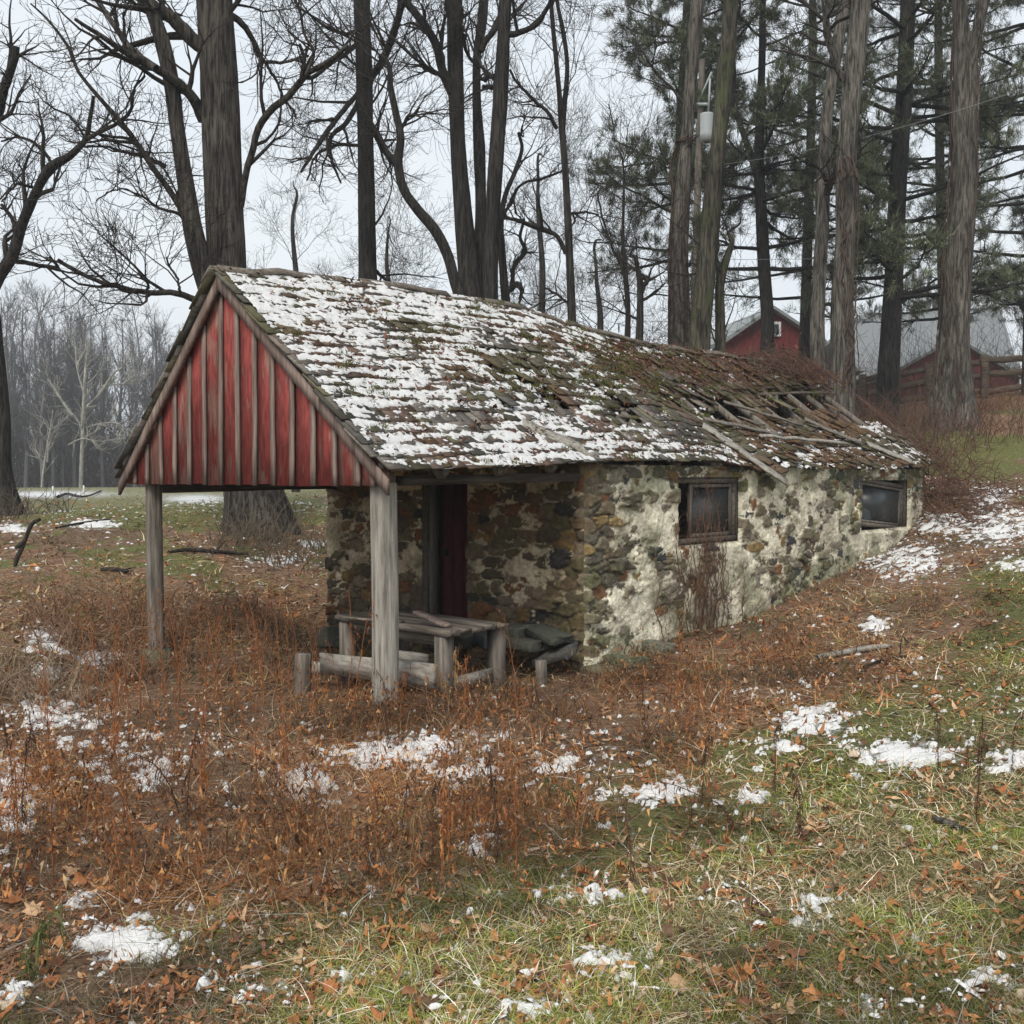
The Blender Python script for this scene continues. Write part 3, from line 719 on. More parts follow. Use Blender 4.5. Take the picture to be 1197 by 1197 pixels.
# sill beam under the porch roof and posts
pm = MB()
pm.beam((1.85, .24, 1.575), (1.87, WT0-.02, 1.60), .10, .07, n=3, wob=.004, c=(.2, .2, .2)); pm.build('porch_beam', M['beam'], house)
pm = MB(); pm.beam((-1.41, .24, 1.50), (-1.41, WT0-.02, 1.52), .11, .09, n=3, wob=.006, c=(.6, .2, .2)); pm.build('porch_beam', M['beam'], house)
pm = MB(); pm.beam((-1.5, .13, 1.605), (1.86, .13, 1.605), .085, .07, n=3, wob=.004, c=(.4, .7, .2)); pm.build('porch_beam', M['post_dark'], house)
def post(a, t, z0, z1, w, mat, lean=(0, 0), seed=0, name='post'):
    n = 26; zz = np.linspace(z0, z1, n)
    pts = np.stack([a+lean[0]*(zz-z1)+.006*np.sin(zz*3+seed), t+lean[1]*(zz-z1), zz], -1)[None]
    k = 20; an = np.arange(k)/k*2*np.pi+.3
    sq = 1/np.maximum(np.abs(np.cos(an)), np.abs(np.sin(an)))**.62     # square with rounded arrises
    sh = sq[None]*(1+.05*(fbm(np.arange(k)[None]*.9+seed, zz[:, None]*1.6, 3, 70+seed)-.5))
    V, Q = tubes(pts, np.full((1, n), w/2*.93), k, sh[None])
    m_ = MB(); m_.add(V, Q=Q, c=(.3+.3*seed, .2, .4)); m_.build(name, mat, house, smooth=False)
post(1.80, .13, -.5, 1.56, .185, M['post'], (0.0, 0), 0); post(-1.41, .13, -.02, 1.56, .152, M['post_dark'], (.0, 0), 1)
pb = MB(); pb.box((-1.505, .03, -.5), (-1.315, .23, .02), c=(.12, .13, .09), jit=.006); pb.build('post_footing', M['stone'], house)
# windows
def window(t0, t1, z0, z1, sash0, tilt, lean):
    f = MB(); X = WR-.04
    Mx = Matrix.Translation((X, (t0+t1)/2, (z0+z1)/2)) @ Matrix.Rotation(tilt, 4, 'X') @ Matrix.Rotation(lean, 4, 'Z')
    hw, hh = (t1-t0)/2-.01, (z1-z0)/2-.01
    def bx(a, b2, c0, c1, x0_=-.03, x1_=.03, m=f): m.box((x0_, a, c0), (x1_, b2, c1), c=(random.random(), .4, .5), M=Mx, jit=.002)
    bx(-hw, hw, hh-.05, hh); bx(-hw, hw, -hh, -hh+.05, -.03, .04); bx(-hw, -hw+.045, -hh+.052, hh-.052); bx(hw-.05, hw, -hh+.052, hh-.052)
    fo = f.build('window', M['boardh'], wall)
    s0 = -hw+.05+sash0*(2*hw-.10); s1 = hw-.055
    s_ = MB()
    bx(s0, s0+.045, -hh+.055, hh-.055, -.02, .015, s_); bx(s1-.045, s1, -hh+.055, hh-.055, -.02, .015, s_)
    bx(s0+.047, s1-.047, hh-.09, hh-.056, -.02, .015, s_); bx(s0+.047, s1-.047, -hh+.056, -hh+.09, -.02, .015, s_)
    s_.build('sash', M['post_dark'], fo)
    p_ = MB(); bx(s0+.03, s1-.03, -hh+.1, hh-.1, -.006, -.002, p_); p_.build('pane', M['glass'], fo)
mgl, N, L, b = nt('dusty_glass'); b.inputs['Base Color'].default_value = (.035, .04, .042, 1); b.inputs['Roughness'].default_value = .22
nz_ = N.new('ShaderNodeTexNoise'); nz_.inputs['Scale'].default_value = 7; nz_.inputs['Detail'].default_value = 5
mr_ = N.new('ShaderNodeMapRange'); mr_.inputs['To Min'].default_value = .1; mr_.inputs['To Max'].default_value = .6; L.new(nz_.outputs['Fac'], mr_.inputs['Value']); L.new(mr_.outputs[0], b.inputs['Roughness'])
M['glass'] = mgl
window(*W1, .22, .0, 0.); window(*W2, .0, -.075, 0.03)
# dark interior back partition keeps daylight from shining through
pt = MB(); pt.box((-1.5, 2.9, -.2), (-1.45, 9.6, 1.5), c=(.05, .045, .04)); pt.build('inner_wall', M['stone'], house)

# --- snow, leaves and moss lying on the roof ---------------------
def roof_snow_density(t, w):
    px, py = roof_px(t, w)
    d = .98-.82*sst(560, 720, px-(py-330)*.25)
    d = d+spots(px, py, [(640,515,50,22,.6),(700,528,50,14,.55),(780,530,60,12,.55),(870,528,60,13,.7),(960,530,50,14,.62),(1062,530,28,14,.9),(905,505,30,6,.5),(690,470,30,18,.3),(760,415,40,8,.45),(700,395,40,10,.35),(650,375,50,8,.3),(990,432,14,5,.5),(880,420,30,6,.35),(1040,500,20,12,.6),(840,440,18,5,.35)])
    d = d-1.2*spots(px, py, BIG)-spots(px, py, [(590,430,40,30,.55),(575,480,45,22,.45),(540,490,25,14,.6),(650,475,26,16,.7),(735,480,30,14,.7),(850,485,40,16,.9),(960,475,45,18,1.),(420,365,30,12,.25),(520,400,40,25,.22),(345,350,16,7,.3),(620,520,26,6,.4),(690,500,30,6,.3)])
    return d
dt = .017; tt = np.arange(-.07, TE, dt); ww = np.arange(.015, 1.0, dt/Lr)
T_, W_ = np.meshgrid(tt, ww, indexing='ij')
ex = Lr/19; ph = (W_*Lr/ex) % 1.
n = .6*fbm(T_*5, W_*Lr*20, 5, 81, .72)+.4*fbm(T_*24, W_*Lr*40, 3, 87, .7); n2 = fbm(T_*1.5, W_*Lr*2, 3, 85)
mk_ = roof_snow_density(T_, W_)*.40+(n-.5)*1.9+(n2-.5)*.45-.17*np.exp(-((ph-.95)/.12)**2)-.12*np.exp(-((ph-.03)/.12)**2)-.235
hgt = np.where(mk_ > 0, .043+np.clip(mk_*.04, 0, .012)+.007*(vn(T_*40, W_*Lr*40, 5)-.5), .030)
Vs = Rf(T_, W_, 1, hgt)
nw = len(ww); i = np.arange(len(tt)-1)[:, None]*nw+np.arange(nw-1)[None]
kp = (mk_[:-1, :-1] > 0) | (mk_[1:, :-1] > 0) | (mk_[:-1, 1:] > 0) | (mk_[1:, 1:] > 0)
Qn = np.stack([i, i+nw, i+nw+1, i+1], -1)[kp]
used = np.zeros(T_.size, int); used[Qn.ravel()] = 1; re = np.cumsum(used)-1
lx, ly = loc2w(Vs[..., 0], Vs[..., 1]); Vw = np.stack([lx, ly, Vs[..., 2]], -1).reshape(-1, 3)[used > 0]
so = mk('roof_snow', Vw, re[Qn], M['snow'], None, col=np.full((len(Vw), 3), .56), smooth=True)
tag(so, 'thin broken snow lying on the shingle roof', 'snow', kind='stuff')
def roof_scatter(n, fn, hh=.05):
    t = rng.uniform(-.05, TE, n); w = rng.uniform(.01, .99, n); px, py = roof_px(t, w)
    k = rng.random(n) < fn(px, py, t, w); t, w = t[k], w[k]
    q = Rf(t, w, 1, hh); X, Y = loc2w(q[:, 0], q[:, 1]); return np.stack([X, Y, q[:, 2]], -1), t, w
LC = np.array([(.17,.055,.03),(.11,.045,.03),(.22,.085,.04),(.07,.045,.032),(.15,.09,.055)])
C, t, w = roof_scatter(22000, lambda px, py, t, w: (spots(px, py, BIG) < .3)*np.clip(.11+spots(px, py, [(410,362,30,10,.7),(545,460,30,30,.3),(560,500,20,15,.8),(620,510,22,7,.8),(700,440,80,30,.4),(780,425,90,16,.95),(720,412,60,10,.8),(880,430,120,18,.8),(520,400,60,40,.22),(950,450,70,25,.6),(820,530,30,6,.6),(740,520,40,10,.4),(480,430,80,50,.12)])+.15*sst(5, 8, t), 0, 1), .062)
sl = np.array([.62, 0]); V, T, k = leaves(C, rng.uniform(.008, .030, len(C)), .4, LEAF2)
cc = np.repeat(LC[rng.integers(0, 5, len(C))]*rng.uniform(.6, 1.3, (len(C), 1)), k, 0)
tag(mk('fallen_leaves', V, T, M['leaf'], None, col=cc), 'small red-brown leaves lying on the shingle roof', 'leaves', kind='stuff')
# moss: clusters of tiny upright tufts
C, t, w = roof_scatter(2200, lambda px, py, t, w: np.clip(spots(px, py, [(400,425,14,6,.7),(385,432,8,5,.8),(455,448,30,10,.4),(520,455,16,8,.6),(700,440,110,36,.45),(425,470,30,14,.35),(560,362,30,6,.5),(720,478,40,14,.4),(470,500,30,16,.3),(840,462,80,16,.35),(560,520,14,4,.4)])+.035*(fbm(t*2, w*6, 3, 95) > .55)+.5*(w > .985), 0, 1), .045)
R_ = np.repeat(C, 40, 0)+rng.normal(0, .028, (len(C)*40, 3))*np.array([1, 1, .35])
d0 = np.stack([rng.normal(0, .4, len(R_)), rng.normal(0, .4, len(R_)), np.ones(len(R_))], -1)
V, Q, k = ribbons(R_, d0, rng.normal(0, .3, (len(R_), 3)), rng.uniform(.015, .035, len(R_)), rng.uniform(.006, .012, len(R_)), 1)
cc = np.repeat(np.array([.10, .105, .028])*rng.uniform(.5, 1.4, (len(R_), 1)), k, 0)
tag(mk('moss', V, Q, M['blade'], None, col=cc), 'olive moss cushions growing on the roof shingles', 'moss', kind='stuff')

# slipped long boards and sticks on the collapsed part
def stick_on_roof(pa, pb, w0, h, mat, name, label, cat, c=(.5, .4, .4), grp=None):
    (ta, wa), (tb, wb) = pa, pb
    n = 8; V = MB()
    a = Rf(ta, wa, 1, h); b2 = Rf(tb, wb, 1, h)
    V.beam(a, b2, w0, .02, n=n, wob=.006, c=c, up=(.62, 0, .78))
    Vw = np.concatenate(V.V); X, Y = loc2w(Vw[:, 0], Vw[:, 1])
    ba, bb = loc2w(a[0], a[1])
    o = mk(name, np.stack([X, Y, Vw[:, 2]], -1)-np.array([ba, bb, a[2]]), np.concatenate(V.Q), mat, None, col=np.concatenate(V.C))
    o.location = (ba, bb, a[2]); return tag(o, label, cat, grp)
stick_on_roof((5.9,.76),(8.1,.79),.045,.09,M['post'],'loose_lath','long snowy lath slipped down the roof above the lower edge','board',grp='loose boards on the roof')
stick_on_roof((5.05,.66),(6.7,.70),.06,.085,M['post_dark'],'loose_lath','dark lath lying loose along the roof just above the hole','board',grp='loose boards on the roof')
stick_on_roof((4.75,.74),(5.35,1.06),.16,.075,M['post'],'loose_board','wide snowy board hanging over the roof edge between the two windows','board',grp='loose boards on the roof')
stick_on_roof((8.7,.80),(9.3,.98),.14,.085,M['post'],'loose_board','short board with snow near the far end of the roof','board',grp='loose boards on the roof')
stick_on_roof((6.2,.45),(7.6,.60),.05,.09,M['post_dark'],'loose_lath','thin dark lath askew across the sunken middle of the roof','board',grp='loose boards on the roof')
stick_on_roof((7.9,.55),(8.5,.80),.10,.09,M['post_dark'],'loose_board','grey board tilted beside the vine heap on the roof','board',grp='loose boards on the roof')
stick_on_roof((1.75,.80),(2.3,.98),.15,.05,M['post'],'bare_shingle_board','bare grey board without snow low on the roof','board',grp='loose boards on the roof')
# ------------------------------------------------------------ trees
def stem3(pp, Y, dy=0., n=40, ext=None):
    """pixel polyline (px,py,width px) -> world rows x,y,z,r ; dy moves the tip nearer/farther"""
    k = len(pp); rows = []
    ln = np.concatenate([[0], np.cumsum([math.hypot(pp[i+1][0]-pp[i][0], pp[i+1][1]-pp[i][1]) for i in range(k-1)])]); ln /= ln[-1]
    for (x, y, w), s in zip(pp, ln):
        yy = Y+dy*s; p = P(x, y, yy); rows.append([*p, w*yy/IMG/2])
    if ext:                                             # carry on above the frame: (height m, sway)
        p = np.array(rows[-1]); q = np.array(rows[-2]); d = (p-q)[:3]; d /= np.linalg.norm(d); d = d*.6+np.array([0, 0, .4]); d /= np.linalg.norm(d)
        for j in (1, 2, 3):
            e = p.copy(); e[:3] += d*ext*j/3+rng.normal(0, .12, 3); e[3] *= (1-.28*j); rows.append(list(e))
    return resample(rows, n)
def bark_tube(mb, R_, sides=22, rough=.13, flare=None, seed=0):
    n = len(R_); k = np.arange(sides)
    L = np.concatenate([[0], np.cumsum(np.linalg.norm(np.diff(R_[:, :3], axis=0), axis=1))])
    sh = 1+rough*(fbm(k[None]*.8+seed*3, L[:, None]*.9, 3, 33)-.5)*2+rough*.8*(vn(k[None]*1.7+seed, L[:, None]*.35, 36)-.5)*2
    sh[:, -1] = (sh[:, -1]+sh[:, 0])/2
    if flare:                                           # root buttresses
        h, amt, lob = flare
        f = np.exp(-L/h)[:, None]; sh = sh+f*amt*(.55+.45*np.cos(k[None]/sides*2*np.pi*lob+seed))
    V, Q = tubes(R_[None, :, :3], R_[None, :, 3], sides, sh[None])
    mb.add(V, Q=Q)
def as_arr(rows, n=14):
    a = [resample(r, n) for r in rows]; a = np.stack(a); return a[:, :, :3], a[:, :, 3]
def crown_from(pts, rad, lv, seed, up=.06, dens=1., rmin=.0045, wob=.2):
    """lv: list of (children per parent, (Lmin, Lmax), points). returns V,Q of all twigs"""
    R = np.random.default_rng(seed); m = MB(); p, r = pts, rad
    for i, (k, L, n2) in enumerate(lv):
        k = max(1, int(round(k*dens)))
        p, r = spawn(p, r, k, L, ang=(.45, 1.15), n2=n2, up=up, wob=wob, smin=.2 if i else .12, rk=.62, rmin=rmin*(1-.12*i), R=R)
        V, Q = tubes(p, r, 4 if i == 0 else 3); m.add(V, Q=Q)
    return m
def bare_tree(label, Y, stems, limbs=(), mat='bark_dark', lv=((5, (.9, 2.2), 7), (5, (.4, 1.1), 5), (4, (.2, .6), 4)), seed=1, up=.06, topk=26, toplen=(2.5, 5.5),
              flare=None, base=None, cat='tree', auto=5, smin=.35, rmin=.006, group=None, auto_len=(1.2, 3.0), name='bare_tree'):
    p0 = P(stems[0]['p'][0][0], stems[0]['p'][0][1], Y)
    b = np.array([p0[0], p0[1], float(gh(p0[0], p0[1]))-.1])
    root = thing(name, label, cat, b, group=group)
    mb = MB(); srows = []
    for q, st in enumerate(stems):
        R_ = stem3(st['p'], Y+st.get('y0', 0), st.get('dy', 0), n=64, ext=st.get('ext', 4.))
        if q == 0 or st.get('root'):
            z0 = float(gh(R_[0, 0], R_[0, 1]))-.3
            if R_[0, 2] > z0+.1:
                pre = R_[0].copy(); pre[2] = z0; pre[3] *= 1.12
                R_ = np.vstack([resample([list(pre), list(R_[0])], 12)[:-1], R_])
        bark_tube(mb, R_, flare=flare if q == 0 else None, seed=seed+q); srows.append(R_)
    mb.build('trunk', M[mat], root, smooth=True, off=b)
    lrows = []
    for lb in limbs:
        R_ = stem3(lb['p'], Y+lb.get('y0', 0), lb.get('dy', rng.uniform(-1.2, 1.2)), n=22)
        jit = np.cumsum(rng.normal(0, .008, (22, 3)), 0); jit -= np.linspace(0, 1, 22)[:, None]*jit[-1]*.5; R_[:, :3] += jit
        lm = MB(); V, Q = tubes(R_[None, :, :3], R_[None, :, 3], 8); lm.add(V, Q=Q); lrows.append(R_); lm.build('limb', M[mat], root, smooth=True, off=b)
    parts = []
    if lrows:
        p, r = as_arr(lrows); parts.append(crown_from(p, r, lv, seed, up=up, rmin=rmin))
    # limbs that grow from the upper trunk
    sp, sr = as_arr(srows, 20); R2 = np.random.default_rng(seed+50)
    if auto:
        ap, ar = spawn(sp, sr*.5, auto, auto_len, ang=(.6, 1.25), n2=9, up=.07, wob=.12, smin=smin, rk=.33, rmin=.012, R=R2, lfall=.1)
        m = MB(); V, Q = tubes(ap, ar, 6); m.add(V, Q=Q); parts.append(m); parts.append(crown_from(ap, ar, lv[:3], seed+7, up=up, rmin=rmin))
    if topk:
        tp, tr = spawn(sp[:, -6:], sr[:, -6:], max(2, topk//len(stems)//2), toplen, ang=(.3, .9), n2=9, up=.10, wob=.15, smin=.1, rk=.5, rmin=.015, R=R2)
        m = MB(); V, Q = tubes(tp, tr, 5); m.add(V, Q=Q); parts.append(m); parts.append(crown_from(tp, tr, ((4, (.8, 2.), 6), (3, (.4, 1.), 4)), seed+9, up=up, rmin=rmin))
    if parts:
        o = MB()
        for m in parts:
            for V in [np.concatenate(m.V)]: o.add(V, Q=np.concatenate(m.Q))
        o.build('crown', M['twig'], root, off=b)
    return root

LV3 = ((6, (.8, 2.2), 7), (5, (.4, 1.2), 6), (4, (.2, .65), 4))
# T1, the big double tree behind the gable
bare_tree('massive old furrowed tree with double trunk right behind the red gable', 15.0,
    [dict(p=[(303,640,84),(300,600,70),(285,520,56),(272,420,50),(266,330,45),(262,250,42),(259,180,41),(255,100,41),(251,0,43),(248,-60,42)], ext=6),
     dict(p=[(262,370,34),(240,320,25),(226,270,22),(217,215,19),(207,150,17),(199,90,18),(190,50,17),(176,10,14),(164,-20,13)], dy=-.4, ext=4, y0=-.05)],
    [dict(p=[(240,140,15),(225,115,12),(205,95,11),(180,80,10),(150,62,8),(120,45,6),(87,25,4)], dy=-1.5),
     dict(p=[(240,60,18),(220,40,17),(200,18,15),(175,0,13),(150,-20,11)], dy=-.6),
     dict(p=[(183,80,9),(160,62,8),(140,38,7),(122,12,6),(108,-15,5)], dy=.7, y0=-.8),
     dict(p=[(222,262,10),(205,230,8),(180,195,7),(160,165,7),(140,140,6),(115,112,5),(93,85,4),(78,50,3.5),(60,25,3),(38,5,2)], dy=-1.4),
     dict(p=[(222,262,5),(208,252,4),(190,245,3.5),(170,232,3),(145,222,2)], dy=-.8),
     dict(p=[(280,240,9),(284,210,8),(292,180,8),(300,150,8),(312,132,8),(335,112,8),(358,88,7),(385,75,6),(405,55,4)], dy=-1.),
     dict(p=[(358,88,4),(366,66,4),(352,30,3),(345,-5,3)], dy=-.3, y0=-1.),
     dict(p=[(262,15,10),(280,25,8),(296,48,6),(310,74,5),(325,74,4),(362,66,3)], dy=.8),
     dict(p=[(310,74,4),(328,105,3),(345,140,2.5)], dy=.8, y0=.6),
     dict(p=[(246,358,9),(225,350,8),(200,343,7),(170,341,6.5),(140,336,6),(110,327,5),(80,313,5),(68,305,4)], dy=-1.2),
     dict(p=[(211,344,3),(208,325,3),(195,302,2)], dy=-.2, y0=-.4), dict(p=[(172,341,3),(170,330,3),(163,322,3)], dy=-.2, y0=-.8), dict(p=[(140,336,2.5),(139,316,2)], dy=0., y0=-.9),
     dict(p=[(195,195,6),(175,185,5),(150,178,4),(128,172,3),(100,172,2)], dy=-1.),
     dict(p=[(113,235+0,1.5),(150,222,2)], dy=-.3, y0=-.8)], mat='bark_big', seed=3, flare=(.55, .42, 6), auto=6, smin=.5, lv=LV3, auto_len=(1.5, 3.6))
# T0, left edge
bare_tree('dark bent tree at the left picture edge with a broken upright stub', 17.0,
    [dict(p=[(6,600,36),(4,560,22),(2,480,18),(-6,400,17),(-12,340,17),(-30,250,15),(-44,130,13),(-55,-20,11)], ext=3)],
    [dict(p=[(-12,345,13),(2,318,14),(14,300,13),(20,275,12),(34,245,11),(46,215,10),(62,195,12),(78,188,9),(92,175,7),(103,158,6),(107,135,5),(110,113,4)], dy=-1.),
     dict(p=[(100,165,5),(120,155,5),(142,143,4),(156,128,4),(158,105,3),(170,88,3)], dy=-.8, y0=-1.),
     dict(p=[(14,303,6),(40,308,5),(68,313,4),(60,300,3)], dy=.4),
     dict(p=[(-25,190,12),(0,130,11),(10,95,10),(20,58,8)], dy=-.5),
     dict(p=[(8,312,6),(16,262,5),(0,240,4)], dy=.8), dict(p=[(46,220,4),(20,215,3),(2,235,2)], dy=-.9),
     dict(p=[(62,195,4),(42,170,4),(20,160,3),(0,165,2)], dy=.9)], mat='bark_dark', seed=5, flare=(.5, .6, 5), auto=7, smin=.25, lv=LV3)
# T2
bare_tree('single straight grey trunk rising behind the snowy front ridge', 21.0,
    [dict(p=[(431,345,22),(430,300,21),(428,200,19),(426,100,19),(423,0,18),(421,-60,17)], ext=6)],
    [dict(p=[(433,92,8),(445,75,9),(457,50,9),(467,20,8),(473,-10,7)], dy=-1.5),
     dict(p=[(418,110,6),(400,130,6),(385,150,6),(370,172,5),(352,200,3)], dy=-2),
     dict(p=[(420,115,6),(405,145,6),(390,158,5),(388,185,4),(398,215,2)], dy=-1.2),
     dict(p=[(418,50,6),(400,65,5),(378,80,5),(362,90,5),(350,50,4)], dy=-1.5),
     dict(p=[(436,150,5),(448,175,5),(462,190,4)], dy=1), dict(p=[(432,310,5),(450,325,4),(480,345,3)], dy=.6),
     dict(p=[(425,35,5),(395,40,4),(365,20,3),(345,5,2)], dy=-1.8), dict(p=[(420,170,4),(395,168,4),(372,180,3),(360,210,2)], dy=-1.4)], mat='bark_dark', seed=7, auto=10, smin=.2, lv=LV3)
# T3 cluster
bare_tree('clump of tall dark trunks with one crooked stem behind the ridge', 20.0,
    [dict(p=[(553,365,30),(548,320,26),(541,250,20),(536,180,18),(533,100,18),(531,0,17),(530,-50,16)], ext=6),
     dict(p=[(553,360,20),(560,300,16),(562,240,13),(560,170,14),(557,110,10),(558,60,10),(564,20,12),(566,-40,10)], dy=.8, ext=5, y0=.3),
     dict(p=[(545,365,14),(532,330,12),(524,300,12),(508,268,12),(488,245,11),(472,222,10),(465,190,10),(468,160,9),(462,130,8),(456,100,7),(454,75,5)], dy=-.7, ext=.3, y0=-.3)],
    [dict(p=[(530,112,11),(523,98,11),(515,75,10),(510,52,10),(497,28,9),(482,10,9),(470,-12,8)], dy=-.8),
     dict(p=[(517,90,4),(505,84,4),(492,78,4)], dy=0, y0=-.3),
     dict(p=[(466,158,4),(476,135,4),(484,132,3),(492,125,2)], dy=-.5, y0=-.5), dict(p=[(463,190,5),(450,170,5),(438,150,5)], dy=.5, y0=-.5),
     dict(p=[(560,80,5),(552,70,4),(543,50,4),(541,10,4)], dy=-.5, y0=.5), dict(p=[(562,60,7),(575,40,7),(590,15,6)], dy=.5, y0=.6)], mat='bark_dark', seed=11, flare=(.6, .5, 5), auto=5, smin=.5, lv=LV3)
bare_tree('straight dark trunk just right of the trunk clump behind the ridge', 19.5,
    [dict(p=[(572,375,19),(573,330,17),(575,260,17),(580,180,18),(585,110,17),(589,40,15),(592,-40,14)], ext=6)],
    [dict(p=[(594,42,8),(608,38,7),(625,32,6),(640,12,5),(648,-5,4)], dy=-1), dict(p=[(577,90,6),(568,92,5),(563,88,4)], dy=.3),
     dict(p=[(590,95,4),(578,102,5),(566,100,4)], dy=.4)], mat='bark_dark', seed=13, auto=5, smin=.45, lv=LV3)
bare_tree('short gnarled leaning tree with a hooked branch behind the mossy ridge', 20.5,
    [dict(p=[(594,375,12),(590,340,10),(587,300,9),(585,262,8),(590,230,6),(602,200,5),(610,170,4)], ext=.4)],
    [dict(p=[(596,340,5),(603,330,6),(608,338,5),(609,350,4)], dy=-.1), dict(p=[(598,335,5),(600,310,5),(613,290,5),(607,278,4),(612,255,3)], dy=-.3),
     dict(p=[(588,255,4),(598,235,4),(610,215,3),(640,205,3),(655,200,2)], dy=.5)], mat='bark_dark', seed=15, auto=8, smin=.3, topk=8, toplen=(.8, 1.8), auto_len=(.6, 1.6), lv=((5, (.4, 1.2), 6), (4, (.3, .8), 5), (3, (.2, .5), 4)))
# T4
bare_tree('slender tree forked high up between the trunk clump and the pines', 20.0,
    [dict(p=[(669,390,10),(667,330,9.5),(664,260,9),(660,190,8),(657,150,8),(654,110,6),(650,70,5.5),(644,0,5),(643,-40,5)], ext=4),
     dict(p=[(657,155,7),(660,120,6),(663,75,5),(657,30,5),(651,0,4),(649,-30,4)], dy=.3, ext=3)],
    [dict(p=[(662,297,6),(652,278,5),(635,268,5),(610,259,5),(590,252,4),(588,246,4)], dy=-.3), dict(p=[(652,150,5),(640,128,4),(625,115,4),(610,100,3),(596,80,3)], dy=-.9),
     dict(p=[(664,250,4),(680,248,3),(700,252,2)], dy=.5), dict(p=[(664,355,3),(655,345,3),(638,338,2)], dy=-.3)], mat='bark_dark', seed=17, auto=9, smin=.3, topk=12, lv=LV3, auto_len=(.9, 2.2), rmin=.005)
# two thin ones
bare_tree('thin young tree with upright twigs left of the pines', 21.0,
    [dict(p=[(733,402,7),(734,360,6),(731,320,6),(728,280,4),(729,230,3),(728,190,2)], ext=.5), ],
    [dict(p=[(732,320,4),(718,295,3),(705,262,2.5),(697,225,2)], dy=.4)], mat='bark_dark', seed=19, auto=12, smin=.2, topk=6, toplen=(.8, 1.5), auto_len=(.7, 1.6), rmin=.004)
bare_tree('broken-topped thin tree with short stubs beside the thin young tree', 20.0,
    [dict(p=[(747,402,9),(748,370,8),(748,340,7),(745,315,5),(741,299,4)], ext=.1)],
    [dict(p=[(749,345,5),(753,332,6),(757,325,5),(750,323,4)], dy=.1), dict(p=[(750,350,4),(765,342,3),(775,332,2)], dy=.2), dict(p=[(748,375,3),(738,370,3),(728,345,2)], dy=.2)], mat='bark_dark', seed=21, auto=6, smin=.3, topk=0, auto_len=(.5, 1.2), rmin=.004)
# right group of tall pale trunks
bare_tree('tall brown trunk at the left of the pole with the transformer', 20.0,
    [dict(p=[(797,425,25),(795,360,22),(794,300,20),(797,240,18),(802,170,14),(806,110,14),(811,50,15),(816,-10,14)], ext=6)],
    [dict(p=[(798,120,4),(785,100,3),(765,78,3),(750,55,2)], dy=-.8)], mat='bark_pale', seed=23, auto=3, smin=.6, lv=LV3, flare=(.5, .35, 5))
bare_tree('tall moss-tinged trunk leaning right beside the pole with the transformer', 19.0,
    [dict(p=[(815,425,28),(820,370,24),(826,310,22),(832,240,20),(838,180,16),(845,110,18),(851,50,18),(856,-20,17)], ext=6)],
    [], mat='bark_green', seed=25, auto=3, smin=.6, lv=LV3, flare=(.5, .35, 5))
bare_tree('short crooked thin trunk with upright shoots near the transformer pole', 19.5,
    [dict(p=[(842,425,14),(842,370,11),(842,330,10),(850,300,8),(856,280,5)], ext=.4)],
    [dict(p=[(842,335,5),(838,290,4),(842,250,3)], dy=.4), dict(p=[(846,320,4),(832,300,3),(825,330,2)], dy=-.3)], mat='bark_green', seed=27, auto=9, smin=.25, topk=0, auto_len=(.7, 1.8), rmin=.005)
bare_tree('twin-stemmed leaning trunk crossing behind the palest trunk', 19.0,
    [dict(p=[(957,432,18),(955,380,16),(957,330,15),(961,260,15),(963,200,15),(967,130,13),(976,70,14),(985,10,13),(990,-30,12)], ext=6, dy=.4)],
    [dict(p=[(967,225,9),(973,205,10),(980,190,8),(988,170,6)], dy=-.9), dict(p=[(975,62,9),(968,38,9),(966,10,8),(968,-20,7)], dy=-.3)], mat='bark_pale', seed=29, auto=3, smin=.6, lv=LV3)
bare_tree('palest stout trunk standing at the far end of the ridge', 18.0,
    [dict(p=[(984,450,31),(985,400,26),(985,340,24),(988,270,23),(989,200,22),(993,130,22),(1000,70,22),(1006,10,21),(1010,-30,20)], ext=6)],
    [dict(p=[(985,95,7),(975,60,7),(968,30,6),(972,-10,5)], dy=-.5)], mat='bark_pale', seed=31, auto=3, smin=.6, lv=LV3, flare=(.5, .4, 5))
bare_tree('big vine-wrapped tree in front of the fence forking near the top', 21.5,
    [dict(p=[(1110,500,52),(1112,470,46),(1115,420,36),(1118,360,30),(1122,290,29),(1126,220,27),(1128,150,27),(1129,90,27),(1124,40,18),(1120,-20,15)], ext=5),
     dict(p=[(1131,110,20),(1136,70,14),(1144,30,13),(1156,-20,12)], dy=-.5, ext=5)],
    [], mat='bark_pale', seed=33, auto=3, smin=.6, lv=LV3, flare=(.6, .5, 7))
# background round crowns behind the ridge
RB = ((6, (1.2, 2.4), 7), (5, (.6, 1.3), 6), (4, (.3, .7), 4))
for (x, yb, yt, Y, sd, lab) in ((632, 400, 200, 33, 41, 'distant spreading bare tree seen right of the trunk clump'), (455, 400, 285, 30, 43, 'distant low bare tree seen between the single trunk and the clump'),
                             (700, 410, 300, 36, 45, 'distant pale bare tree behind the slender forked tree'), (345, 400, 240, 34, 47, 'distant bare tree between the double tree and the single trunk')):
    bare_tree(lab, Y, [dict(p=[(x, yb, 9), (x+2, (yb+yt)/2+20, 7), (x-3, yt+15, 4), (x, yt-20, 2)], ext=.3)], [], mat='bark_dark', seed=sd, auto=12, smin=.15, topk=0, auto_len=(1.6, 3.4), lv=RB, rmin=.006, up=.12)

